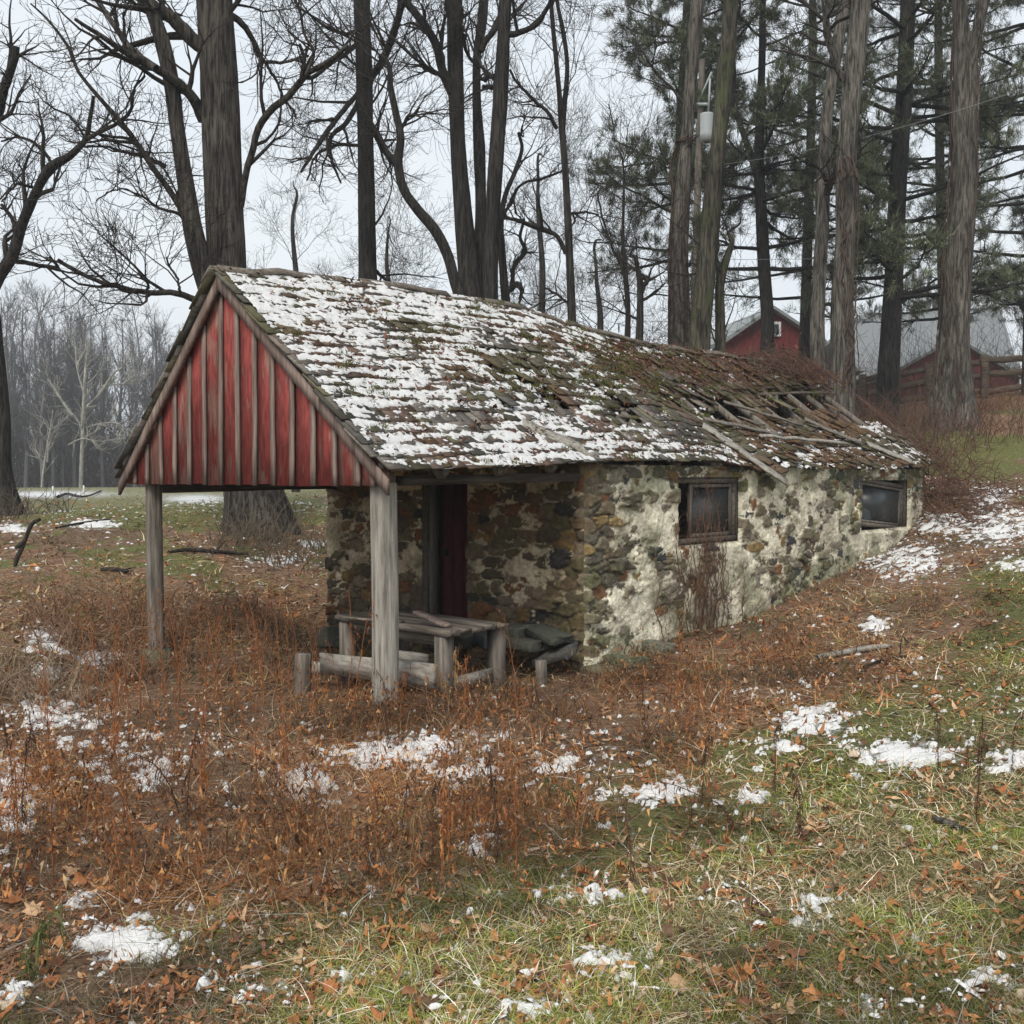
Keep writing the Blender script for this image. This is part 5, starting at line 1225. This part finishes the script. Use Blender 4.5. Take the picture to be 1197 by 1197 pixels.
# ------------------------------------------------------------ ground cover
def sample(n, dens, y0=572, y1=1290, x0=-200, x1=1400, porch=True):
    px = rng.uniform(x0, x1, n); py = y0+(y1-y0)*rng.random(n)**.85
    pyc = py
    k = rng.random(n) < np.clip(dens(px, pyc), 0, 1); px, py = px[k], py[k]
    X, Y, Z, ok = hit(px, py); ok &= ~inside(X, Y)
    return px[ok], py[ok], X[ok], Y[ok], Z[ok]
def palette(n, cols, p, jit=.3):
    c = np.array(cols)[rng.choice(len(cols), n, p=p)]; return c*rng.uniform(1-jit, 1+jit, (n, 1))
def blades(name, label, cat, S, L, w, up, spread, bend, cols, p, seg=3, wk=.0012, mat='blade', tint=True):
    px, py, X, Y, Z = S; n = len(X); B = np.stack([X, Y, Z-.01], -1)
    d = rng.normal(0, spread, (n, 3)); d[:, 2] = up*rng.uniform(.6, 1.2, n); d /= np.linalg.norm(d, axis=1, keepdims=True)
    bd = rng.normal(0, bend, (n, 3)); bd[:, 2] = -np.abs(bd[:, 2])*1.2
    bd[:, 2] = np.maximum(bd[:, 2], -d[:, 2]*.9)
    V, Q, k = ribbons(B, d, bd, rng.uniform(*L, n), np.maximum(rng.uniform(*w, n), wk*Y), seg)
    c = palette(n, cols, p); f1 = fbm(X*1.3+3, Y*1.3, 4, 141)[:, None]; f2 = fbm(X*2.1+7, Y*2.1, 3, 147)[:, None]
    if tint: c = c*lerp(.45, 1.45, sst(.32, .66, f1)); k2 = sst(.5, .66, f2)*.6; c = c*(1-k2)+c.mean(1, keepdims=True)*np.array([1.35, 1.05, .72])*k2
    o = mk(name, V, Q, M[mat], None, col=np.repeat(c, k, 0)); return tag(o, label, cat, kind='stuff')
def green(px, py):
    yg = interp(px, [-200, 0, 200, 400, 600, 800, 900, 1000, 1100, 1200, 1500], [1300, 1260, 1130, 1060, 1015, 950, 880, 820, 770, 700, 640])
    n = fbm(px/90, py/45, 4, 101)
    g = sst(-60, 90, py-yg+(n-.5)*330)
    g = np.maximum(g, spots(px, py, [(1150,535,110,26,.8),(200,590,230,16,.5),(330,640,40,8,.4),(30,710,40,12,.4),(120,665,60,10,.3),(360,598,60,14,.5),(20,1180,50,30,.4)])*sst(.3, .55, n))
    return g*(.35+.65*sst(.34, .56, fbm(px/28, py/14, 3, 104)))
GREENS = [(.15,.195,.035),(.23,.255,.055),(.31,.30,.10),(.52,.46,.31),(.07,.095,.03),(.66,.65,.60)]
tS = sample(330000, lambda x, y: green(x, y)*.95*(1-.75*np.clip(spots(x, y, SNOW), 0, 1)))
blades('grass', 'short green and straw grass growing between leaves and snow', 'grass', tS, (.035, .095), (.0028, .005), .7, .55, .5, GREENS, [.27,.28,.17,.13,.09,.06])
# matted straw lying nearly flat everywhere
def straw_d(x, y): return .35+.45*sst(.4, .62, fbm(x/60, y/30, 3, 107))-.2*green(x, y)
tS = sample(190000, lambda x, y: straw_d(x, y)*(1-.7*np.clip(spots(x, y, SNOW), 0, 1)))
blades('dry_straw', 'matted dead straw and stalks lying over the ground', 'straw', tS, (.05, .22), (.0022, .005), .22, .8, .3,
       [(.40,.29,.17),(.25,.155,.085),(.15,.085,.048),(.50,.41,.29),(.08,.052,.035),(.66,.63,.58)], [.26,.24,.19,.15,.10,.06])
# red-brown dead weeds
def brush_d(x, y):
    n = fbm(x/45, y/30, 4, 111)
    d = spots(x, y, [(650,815,190,38,1.2),(470,850,150,34,1.),(800,790,110,40,1.),(880,770,90,50,.8),(760,850,90,40,.7),(1010,800,60,20,.35),(60,940,120,60,.9),(230,920,150,90,.8),(620,800,260,30,1.2),(760,790,150,36,1.),(900,740,80,30,.9),(960,800,90,22,.6),(880,690,40,20,.5),(960,735,90,26,.7),(1010,700,70,22,.6),(720,770,80,22,.9),(200,1010,180,60,.9),(330,840,110,70,.8),(90,820,90,40,.4),(370,960,120,90,.8),
                     (540,960,130,70,.6),(690,940,140,60,.55),(260,730,150,35,.45),(140,740,90,35,.7),(330,765,60,40,.5),(930,700,90,25,.7),(1000,665,60,18,.6),(850,735,60,18,.8),(1060,700,90,18,.5),(1120,610,60,20,.4)])
    return d*(.08+1.2*sst(.42, .60, n))*(1-.9*(green(x, y) > .6))
RB_ = [(.33,.135,.045),(.20,.078,.032),(.42,.22,.085),(.075,.04,.024),(.48,.34,.18)]
tS = sample(150000, lambda x, y: brush_d(x, y)*(.95-.25*sst(520, 300, x)*sst(740, 800, y)), y0=640, y1=1150)
blades('dead_brush', 'dense red-brown dead weeds around the building and foreground', 'dead weeds', tS, (.08, .32), (.002, .0042), .85, .6, .75, RB_, [.27,.25,.18,.2,.1], wk=.0007)
tS = sample(70000, lambda x, y: spots(x, y, [(640,815,210,26,.8),(470,850,120,26,.7),(790,790,110,30,.8),(880,760,70,24,.6),(120,900,120,60,.35),(300,960,150,60,.35),(560,940,90,50,.3)])*sst(.40, .58, fbm(x/38, y/24, 4, 151)), y0=700, y1=1060)
blades('tall_dead_weeds', 'taller dark red-brown weeds bunched before the porch and wall', 'dead weeds', tS, (.22, .46), (.002, .0045), 1., .38, .6, [(.20,.075,.032),(.11,.05,.028),(.30,.14,.06),(.06,.035,.022),(.40,.27,.14)], [.3,.27,.2,.15,.08], wk=.0007)
tS = sample(110000, lambda x, y: .85*sst(.40, .60, fbm(x/34, y/12, 4, 161))*(1-.85*np.clip(spots(x, y, SNOW), 0, 1)), y0=570, y1=800)
FG = fbm(tS[0]/70, tS[1]/18, 3, 163) > .47
for sel, nm, lb, cols in ((FG, 'field_grass', 'olive and straw grass tufts over the far field and bank', [(.14,.16,.045),(.20,.205,.07),(.33,.28,.14),(.20,.12,.06)]), (~FG, 'field_litter', 'matted tan and rust litter over the far field and bank', [(.30,.16,.08),(.42,.30,.18),(.16,.09,.05),(.22,.17,.07)])):
    blades(nm, lb, 'grass' if nm == 'field_grass' else 'dead weeds', tuple(q[sel] for q in tS), (.04, .15), (.004, .008), .5, .6, .6, cols, [.3, .3, .2, .2], seg=2, wk=.0013)
# little side leaves on the brush: curled dry scraps in the air
px, py, X, Y, Z = sample(80000, lambda x, y: brush_d(x, y)*.8, y0=640, y1=1150)
C = np.stack([X, Y, Z+rng.uniform(.01, .24, len(X))], -1)
V, T, k = leaves(C, rng.uniform(.006, .017, len(C)), 1.2, LEAF2[::2], curl=.9)
tag(mk('dead_foliage', V, T, M['leaf'], None, col=np.repeat(palette(len(C), RB_, [.25,.3,.15,.25,.05]), k, 0)), 'small shrivelled leaves clinging to the dead weeds', 'dead weeds', kind='stuff')
# leaf litter
def leaf_d(x, y):
    n = fbm(x/50, y/26, 4, 121)
    return (.12+.75*sst(.42, .62, n))*(1-.35*green(x, y))+spots(x, y, [(300,690,200,60,.5),(90,690,120,40,.4),(1130,760,90,50,.4),(990,810,100,30,.4),(1150,495,90,14,.9),(930,740,160,50,.5)])
LL_ = [(.42,.19,.075),(.32,.125,.05),(.22,.10,.055),(.52,.34,.20),(.12,.07,.045),(.45,.36,.27)]; LP_ = [.25,.24,.2,.13,.1,.08]
px, py, X, Y, Z = sample(62000, lambda x, y: leaf_d(x, y)*.8, y0=568)
sz = rng.uniform(.012, .034, len(X))*np.where(rng.random(len(X)) < .12, 1.6, 1.)*np.clip(.55+Y*.065, .8, 2.2)
V, T, k = leaves(np.stack([X, Y, Z+rng.uniform(.0, .02, len(X))], -1), sz, .26, LEAF2, curl=.6)
tag(mk('leaf_litter', V, T, M['leaf'], None, col=np.repeat(palette(len(X), LL_, LP_), k, 0)), 'small orange-brown leaves strewn over the ground', 'leaves', kind='stuff')
px, py, X, Y, Z = sample(1300, lambda x, y: (.06+.35*sst(.5, .66, fbm(x/60, y/30, 3, 125))), y0=700)
V, T, k = leaves(np.stack([X, Y, Z+.022], -1), rng.uniform(.022, .055, len(X)), .22, LEAF, curl=.8)
tag(mk('large_fallen_leaves', V, T, M['leaf'], None, col=np.repeat(palette(len(X), LL_, LP_), k, 0)), 'large curled lobed leaves among the grass', 'leaves', kind='stuff')
# snow grains caught on top of the litter
def snow_d(x, y):
    n = fbm(x/26, y/12, 4, 131); return spots(x, y, [(a, b, c*1.15, d*1.15, e) for a, b, c, d, e in SNOW])*.95*sst(.36, .5, n)
px, py, X, Y, Z = sample(26000, snow_d, y0=572)
n = len(X); r = rng.gamma(1.6, .0032, n)*np.clip(.6+Y*.05, .8, 1.6)+.002; a = np.arange(7)/7*2*np.pi
hh = rng.uniform(.06, .18, n)
ring = np.stack([np.cos(a), np.sin(a)], -1)[None]*(r[:, None]*rng.uniform(.3, 1.7, (n, 7)))[..., None]*np.stack([rng.uniform(.6, 1.7, n), rng.uniform(.5, 1.2, n)], -1)[:, None]
V = np.zeros((n, 15, 3)); V[:, :7, :2] = ring; V[:, 7:14, :2] = ring*.62; V[:, 7:14, 2] = (r*hh)[:, None]*rng.uniform(.6, 1.2, (n, 7)); V[:, 14, 2] = r*hh*1.05; V[:, :7, 2] = -.006
V[..., 2] += V[..., 0]*rng.normal(0, .35, (n, 1))+V[..., 1]*rng.normal(0, .35, (n, 1)); V += np.stack([X, Y, Z+rng.uniform(.0, .03, n)], -1)[:, None]
b = np.arange(n)[:, None]*15; i7 = np.arange(7); j7 = (i7+1) % 7
Q = np.stack([b+i7, b+j7, b+7+j7, b+7+i7], -1).reshape(-1, 4); T = np.stack([b+7+i7, b+7+j7, b+14+0*i7], -1).reshape(-1, 3)
tag(mk('snow_crumbs', V.reshape(-1, 3), [Q, T], M['snow'], None, col=np.full((n*15, 3), .62), smooth=True), 'crumbs of old snow caught between grass and leaves', 'snow', kind='stuff')

# single dead plants ------------------------------------------------
def weed_mesh(seed, H, lean, nleaf, col, leafL=(.03, .07), branchy=0):
    R = np.random.default_rng(seed); s = np.linspace(0, 1, 9); a = R.uniform(0, 6.3)
    st = np.stack([np.cos(a)*lean*s**2*H, np.sin(a)*lean*s**2*H, H*s*(1-.25*abs(lean)*s)], -1)[None]+np.cumsum(R.normal(0, .006, (1, 9, 3)), 1); st[:, 0] = 0
    rd = np.linspace(.0042, .0015, 9)[None]; m = MB(); V, Q = tubes(st, rd, 5); m.add(V, Q=Q, c=np.array(col)*.9)
    src, sr = st, rd
    if branchy:
        p, r = spawn(st, rd, branchy, (.08, .28), ang=(.3, .8), n2=5, up=.12, wob=.1, smin=.3, rk=.6, rmin=.0012, R=R); V, Q = tubes(p, r, 3); m.add(V, Q=Q, c=np.array(col)*.9)
        src = np.concatenate([np.repeat(st[:, ::2], 3, 0), p])
    n = nleaf; i = R.integers(0, len(src), n); f = R.uniform(.15, .98, n)*(src.shape[1]-1.01); j = f.astype(int); g_ = (f-j)[:, None]
    B = src[i, j]*(1-g_)+src[i, j+1]*g_
    d = R.normal(0, .7, (n, 3)); d[:, 2] = R.uniform(-.3, .5, n); d /= np.linalg.norm(d, axis=1, keepdims=True); bd = np.zeros((n, 3)); bd[:, 2] = -R.uniform(.6, 1.4, n); bd[:, :2] = -d[:, :2]*.55
    Vl, Ql, k = ribbons(B, d, bd, R.uniform(*leafL, n), R.uniform(.006, .013, n), 3, R=R)
    c = np.repeat(np.array(col)*R.uniform(.6, 1.5, (n, 1)), k, 0)
    me_s = (np.concatenate(m.V), np.concatenate(m.Q), np.concatenate(m.C)); return me_s, (Vl, Ql, c)
WK = {}
def weed(kind, px_, py_, label, grp, scale=1., X=None):
    if X is None:
        X, Y, Z, ok = hit([px_], [py_]); X, Y, Z = X[0], Y[0], Z[0]
    else: X, Y, Z = X
    if kind not in WK:
        (sd, H, ln, nl, col, LLn, br) = kind
        s_, l_ = weed_mesh(sd, H, ln, nl, col, LLn, br)
        root = thing('dead_weed', label, 'plant', (X, Y, Z-.01), group=grp)
        a = mk('stem', s_[0], s_[1], M['stem'], root, col=s_[2]); b = mk('dead_leaves', l_[0], l_[1], M['leaf'], root, col=l_[2]); WK[kind] = (root, a, b)
    else:
        r0, a0, b0 = WK[kind]; root = r0.copy(); link(root); root.location = (X, Y, Z-.01)
        for ch in (a0, b0): c = ch.copy(); link(c, root)
        root['label'] = label
        if grp: root['group'] = grp
        elif 'group' in root: del root['group']
    root.rotation_euler = (0, 0, random.uniform(0, 6.28)); root.scale = (scale,)*3; return root
DK = (.075, .040, .026); RD = (.26, .10, .038); TN = (.26, .155, .075); GN = (.10, .115, .04)
KN = [(1,.62,.12,60,DK,(.03,.07),0),(2,.5,.5,50,DK,(.03,.06),0),(3,.7,.05,80,RD,(.03,.08),5),(4,.45,.2,46,RD,(.02,.06),4),(5,.85,.1,30,RD,(.02,.05),9),(6,.55,.3,60,TN,(.04,.09),3),(7,.38,.9,50,DK,(.03,.06),0)]
for kn, x, y, s, lb in [(0,1142,965,.75,'dark upright dead weed standing alone at the right in the grass'),(0,1097,905,.6,'slim brown dead weed left of the paired dark stalks'),(1,1128,900,.5,'bushy dark dead weed beside the snow patch at the right'),
        (0,1145,900,.55,'tall dark dead stalk between the right snow patches'),(0,1183,905,.5,'squat dead weed near the right picture edge'),(6,940,985,.9,'dark weed bowed to the ground above a yellow leaf'),(6,860,975,.9,'arched brown weed with hanging leaves in the grass'),
        (0,905,925,.7,'thin weed whose top nods to the right on the bank'),(2,522,1042,.95,'tall dark-leaved dead weed in the middle foreground'),(5,480,1030,.8,'tan dead weed left of the tall middle weed'),(1,735,1040,.8,'dark drooping weed above the grass right of the middle'),
        (0,822,940,.7,'straight thin brown weed near the small snow patch'),(2,600,1030,.8,'reddish weed with two heads right of the tall middle weed'),(0,28,965,.95,'dark ragged weed at the left picture edge')]:
    weed(KN[kn], x, y, lb, None, s)
(sd, H, ln, nl) = (9, .32, .4, 60); 
weed((9, .30, .5, 70, GN, (.06, .12), 0), 22, 1150, 'green drooping plant in the lower left corner', None, 1.)
weed((10, .30, .7, 40, GN, (.06, .12), 0), 672, 950, 'yellow-green arching plant among the brown weeds', None, .9)
px = rng.uniform(-60, 900, 2600); py = rng.uniform(820, 1090, 2600)
kp = rng.random(2600) < brush_d(px, py)*.12*(1-spots(px, py, [(145,1105,60,30,1),(95,1058,30,20,1)]))
px, py = px[kp][:170], py[kp][:170]; X, Y, Z, ok = hit(px, py)
for i in range(len(px)):
    kn = KN[[2, 3, 4, 5, 0, 3, 2, 1][i % 8]]
    weed(kn, 0, 0, 'dead brown weed standing in the thick of the foreground weeds', 'dead weeds in the foreground', random.uniform(.55, .95), X=(X[i], Y[i], Z[i]))
px = rng.uniform(80, 420, 300); py = rng.uniform(800, 870, 300); X, Y, Z, ok = hit(px[:42], py[:42])
for i in range(42): weed(KN[4], 0, 0, 'tall thin red-brown stalk in front of the porch posts', 'thin stalks before the porch', random.uniform(.7, 1.1), X=(X[i], Y[i], Z[i]))

# vines --------------------------------------------------------------
def wander(n, start, d0, L, npt, wob, up=0., R=rng):
    out = np.empty((n, npt, 3)); out[:, 0] = start; d = d0.copy()
    for j in range(1, npt):
        d = d+R.normal(0, wob, d.shape); d[:, 2] += up; d /= np.linalg.norm(d, axis=1, keepdims=True); out[:, j] = out[:, j-1]+d*(L/(npt-1))[:, None]
    return out
# wall vine between door corner and the first window
R = np.random.default_rng(201)
n = 34; S_ = np.concatenate([R.normal(4.05, .16, 20), R.uniform(3.3, 4.9, 14)]); pts = np.empty((n, 22, 3)); zz = np.linspace(0, 1, 22)
for i in range(n):
    top = R.uniform(1.1, 1.66) if i < 24 else R.uniform(.5, 1.2); tt_ = S_[i]+np.cumsum(R.normal(0, .025, 22)); aa = WR+.05+.05*R.random()+.05*np.abs(np.cumsum(R.normal(0, .15, 22)))*np.sin(zz*np.pi)
    X, Y = loc2w(aa, tt_); g0 = float(gh(X[0], Y[0])); pts[i] = np.stack([X, Y, g0-.05+(top-g0)*zz], -1)
rd = np.linspace(.006, .0022, 22)[None]*R.uniform(.6, 1.4, (n, 1)); m = MB(); V, Q = tubes(pts, rd, 4); m.add(V, Q=Q, c=(.13, .075, .05))
p, r = spawn(pts, rd, 9, (.12, .5), ang=(.4, 1.3), n2=7, up=-.05, wob=.28, smin=.2, rk=.5, rmin=.0015, R=R); V, Q = tubes(p, r, 3); m.add(V, Q=Q, c=(.17, .095, .06))
b = pts[0, 0]; vn_ = thing('vine', 'bare brown vine stems climbing past the first window', 'vine', b); m.build('stem', M['stem'], vn_, off=b)
# vine heap over the far end of the roof, spilling to the ground
n = 620; t = np.clip(R.normal(9.2, .9, n), 6.6, 10.4); w_ = R.uniform(0, 1.05, n); w_ = np.where(t < 9.7, w_*.36, w_); t[:180] = R.uniform(5.2, 10.2, 180); w_[:180] = R.uniform(0, .2, 180)
q = Rf(np.minimum(t, 10.1), np.minimum(w_, 1), 1, .05); X, Y = loc2w(q[:, 0], q[:, 1]+np.maximum(t-10.1, 0)); hmp = .32*np.exp(-((t-9.3)/.8)**2)*np.exp(-((w_-.25)/.35)**2)
st_ = np.stack([X, Y, q[:, 2]+hmp*R.random(n)], -1); d0 = R.normal(0, .5, (n, 3)); d0[:, :2] += U*.6+Vd*.25; d0[:, 2] -= .25
pts = wander(n, st_, d0/np.linalg.norm(d0, axis=1, keepdims=True), R.uniform(.4, 1.3, n), 12, .28, -.02, R)
a_, t_ = w2loc(pts[..., 0], pts[..., 1]); fl = Rf(np.clip(t_, 0, 10.1), np.clip(a_/AR, 0, 1), 1, .06)[..., 2]; hg = .30*np.exp(-((t_-9.3)/.9)**2)*np.exp(-((a_/AR-.25)/.4)**2)
ong = (a_ > AR+.03) | (t_ > 10.25); base_ = np.where(ong, -9, fl); pts[..., 2] = np.where(a_ < AR*.999, np.clip(pts[..., 2], base_, fl+.03+hg), pts[..., 2])
cx = np.zeros(n)
for jj in (2, 5, 8, 11): cx = np.maximum(cx, spots(*proj(pts[:, jj, 0], pts[:, jj, 1], pts[:, jj, 2]), BIG))
pts = pts[(cx < .35) | (np.arange(n) % 12 == 0)]; n = len(pts)
m = MB(); V, Q = tubes(pts, np.linspace(.006, .002, 12)[None]*R.uniform(.5, 1.3, (n, 1)), 3); m.add(V, Q=Q, c=(.10, .06, .045))
p, r = spawn(pts, np.full((n, 12), .004), 4, (.1, .4), n2=6, up=.02, wob=.3, smin=.1, rmin=.0018, R=R); V, Q = tubes(p, r, 3); m.add(V, Q=Q, c=(.13, .07, .05))
b = np.array([*loc2w(.6, 9.4), 2.]); vn_ = thing('vine', 'heap of tangled dead vines over the far end of the roof', 'vine', b); m.build('stem', M['stem'], vn_, off=b)
lc = p[::2, -1]; V, T, k = leaves(lc, R.uniform(.010, .026, len(lc)), 1., LEAF2); mk('dead_leaves', V-b, T, M['leaf'], vn_, col=np.repeat(palette(len(lc), LC, [.2,.3,.1,.3,.1]), k, 0))
# spill down beyond the far corner
n = 420; X, Y = loc2w(R.normal(2.35, .35, n), R.uniform(9.4, 11.4, n)); gz = gh(X, Y); st_ = np.stack([X, Y, gz+R.uniform(0, .55, n)*np.exp(-((w2loc(X, Y)[0]-2.2)/.5)**2)], -1)
d0 = R.normal(0, .6, (n, 3)); pts = wander(n, st_, d0, R.uniform(.3, 1., n), 10, .3, -.03, R); pts[..., 2] = np.maximum(pts[..., 2], gh(pts[..., 0], pts[..., 1])+.01)
m = MB(); V, Q = tubes(pts, np.linspace(.006, .002, 10)[None]*R.uniform(.5, 1.3, (n, 1)), 3); m.add(V, Q=Q, c=(.12, .065, .045)); b = st_[0]
vn_ = thing('vine', 'brown vines spilling to the ground past the last window', 'vine', b); m.build('stem', M['stem'], vn_, off=b)
# root suckers and brush round tree feet
def foot_brush(x, y, Y0, rad, H, n, label, col=(.14, .09, .06)):
    c = P(x, y, Y0); a = R.uniform(0, 6.3, n); rr_ = rad*np.sqrt(R.random(n)); X = c[0]+np.cos(a)*rr_; Y = c[1]-.15+np.sin(a)*rr_; B = np.stack([X, Y, gh(X, Y)], -1)
    d = R.normal(0, .4, (n, 3)); d[:, 2] = 1; pts = wander(n, B, d/np.linalg.norm(d, axis=1, keepdims=True), R.uniform(.3, 1, n)*H, 8, .2, -.03, R)
    m = MB(); V, Q = tubes(pts, np.linspace(.008, .003, 8)[None]*np.ones((n, 1)), 3); m.add(V, Q=Q, c=col)
    p, r = spawn(pts, np.full((n, 8), .005), 3, (.1, .35), n2=4, R=R, rmin=.003); V, Q = tubes(p, r, 3); m.add(V, Q=Q, c=col)
    o = m.build('shrub', M['stem'], None, off=c); o.location = tuple(c); tag(o, label, 'shrub')
foot_brush(325, 615, 14.2, .85, .7, 170, 'scrubby dead brush at the foot of the big double tree', (.12, .095, .065))
foot_brush(1110, 490, 21., 1.4, 1.1, 260, 'brown brush around the foot of the vine-wrapped tree', (.12, .07, .05))
foot_brush(1010, 470, 19.5, 1.6, 1.6, 260, 'brown thicket between the roof end and the fence', (.11, .065, .048))
foot_brush(930, 430, 22, 2.6, 1.6, 320, 'low scrub behind the vine-covered ridge', (.10, .07, .05))
foot_brush(10, 600, 16.5, 1.0, .7, 120, 'scrub at the foot of the bent tree on the left', (.10, .08, .06))
foot_brush(1185, 485, 24, 1.6, .8, 140, 'brown scrub below the fence at the right edge', (.15, .07, .04))
foot_brush(140, 735, 9.6, .8, .45, 220, 'mound of arching dead weeds left of the far porch post', (.20, .12, .075))
foot_brush(40, 770, 8.2, .6, .35, 160, 'flattened reeds around a snowy hollow at the left edge', (.26, .19, .13))
foot_brush(320, 740, 10., .8, .3, 150, 'tangled dead stems in the ditch beyond the porch', (.17, .11, .07))

foot_brush(1030, 470, 33, 3.2, 3.2, 320, 'tall twiggy bushes hiding the grey barn roof left of the vine-wrapped tree', (.085, .07, .06))
foot_brush(1170, 468, 33, 3.2, 3.6, 360, 'tall brown bushes beyond the fence at the right', (.11, .095, .075))
foot_brush(870, 425, 30, 2.2, 1.6, 180, 'thin bushes in front of the red barn gable', (.085, .07, .06))
foot_brush(760, 400, 26, 2.4, 1.2, 120, 'low bare bushes behind the ridge left of the brown trunk', (.085, .07, .06))
# ------------------------------------------------------------ sky, sun, camera
w = bpy.data.worlds.new('World'); scene.world = w; w.use_nodes = True
N = w.node_tree.nodes; L = w.node_tree.links
bg = N['Background']; sky = N.new('ShaderNodeTexSky'); sky.sky_type = 'NISHITA'; sky.sun_disc = False
SE, SA = math.radians(48), math.radians(200)
sky.sun_elevation = SE; sky.sun_rotation = SA; sky.air_density = 1; sky.dust_density = 4
L.new(sky.outputs[0], bg.inputs['Color']); bg.inputs['Strength'].default_value = .07
b2 = N.new('ShaderNodeBackground'); b2.inputs['Strength'].default_value = .73
tc = N.new('ShaderNodeTexCoord'); no = N.new('ShaderNodeTexNoise'); no.inputs['Scale'].default_value = 1.8; no.inputs['Detail'].default_value = 5
mp = N.new('ShaderNodeMapping'); mp.inputs['Scale'].default_value = (1, 1, 3); L.new(tc.outputs['Generated'], mp.inputs[0]); L.new(mp.outputs[0], no.inputs['Vector'])
cr = N.new('ShaderNodeValToRGB'); e = cr.color_ramp.elements
e[0].position = .3; e[0].color = (.83, .90, .97, 1); e[1].position = .7; e[1].color = (.95, 1., 1.03, 1)
L.new(no.outputs['Fac'], cr.inputs[0]); L.new(cr.outputs[0], b2.inputs['Color'])
ms = N.new('ShaderNodeMixShader'); ms.inputs[0].default_value = .88
L.new(bg.outputs[0], ms.inputs[1]); L.new(b2.outputs[0], ms.inputs[2]); L.new(ms.outputs[0], N['World Output'].inputs['Surface'])
sd = bpy.data.lights.new('sun', 'SUN'); sd.energy = 2.2; sd.angle = math.radians(25); sd.color = (1, .95, .86)
so = bpy.data.objects.new('sun', sd); link(so); so.location = (-8, -12, 30)
dirv = Vector((math.sin(SA)*math.cos(SE), math.cos(SA)*math.cos(SE), math.sin(SE)))
so.rotation_euler = dirv.to_track_quat('Z', 'Y').to_euler()
cd = bpy.data.cameras.new('camera'); cam = bpy.data.objects.new('camera', cd); link(cam)
cd.sensor_width = 36; cd.sensor_height = 36; cd.lens = 36; cd.clip_end = 3000; cd.clip_start = .05
cam.location = (0, 0, EYE); cam.rotation_euler = (math.pi/2-PITCH, 0, 0)
scene.camera = cam
cy = scene.cycles; cy.max_bounces = 6; cy.diffuse_bounces = 3; cy.glossy_bounces = 2; cy.transmission_bounces = 2; cy.volume_bounces = 0; cy.transparent_max_bounces = 4
scene.render.resolution_x = 1024; scene.render.resolution_y = 1024
scene.view_settings.view_transform = 'Standard'; scene.view_settings.look = 'None'
scene.view_settings.exposure = .58; scene.view_settings.gamma = 1.

# air that pales the far trees
m, N, L, b = nt('haze_air'); N.remove(b)
pv = N.new('ShaderNodeVolumePrincipled'); pv.inputs['Color'].default_value = (.88, .92, .97, 1); pv.inputs['Density'].default_value = .0014; pv.inputs['Anisotropy'].default_value = .2
L.new(pv.outputs[0], N['Material Output'].inputs['Volume'])
mbh = MB(); mbh.box((-330, -70, -8), (330, 430, 34)); hz = mbh.build('haze', m, None); hz['kind'] = 'stuff'; hz['label'] = 'thin grey winter haze over the far field and woods'; hz['category'] = 'haze'
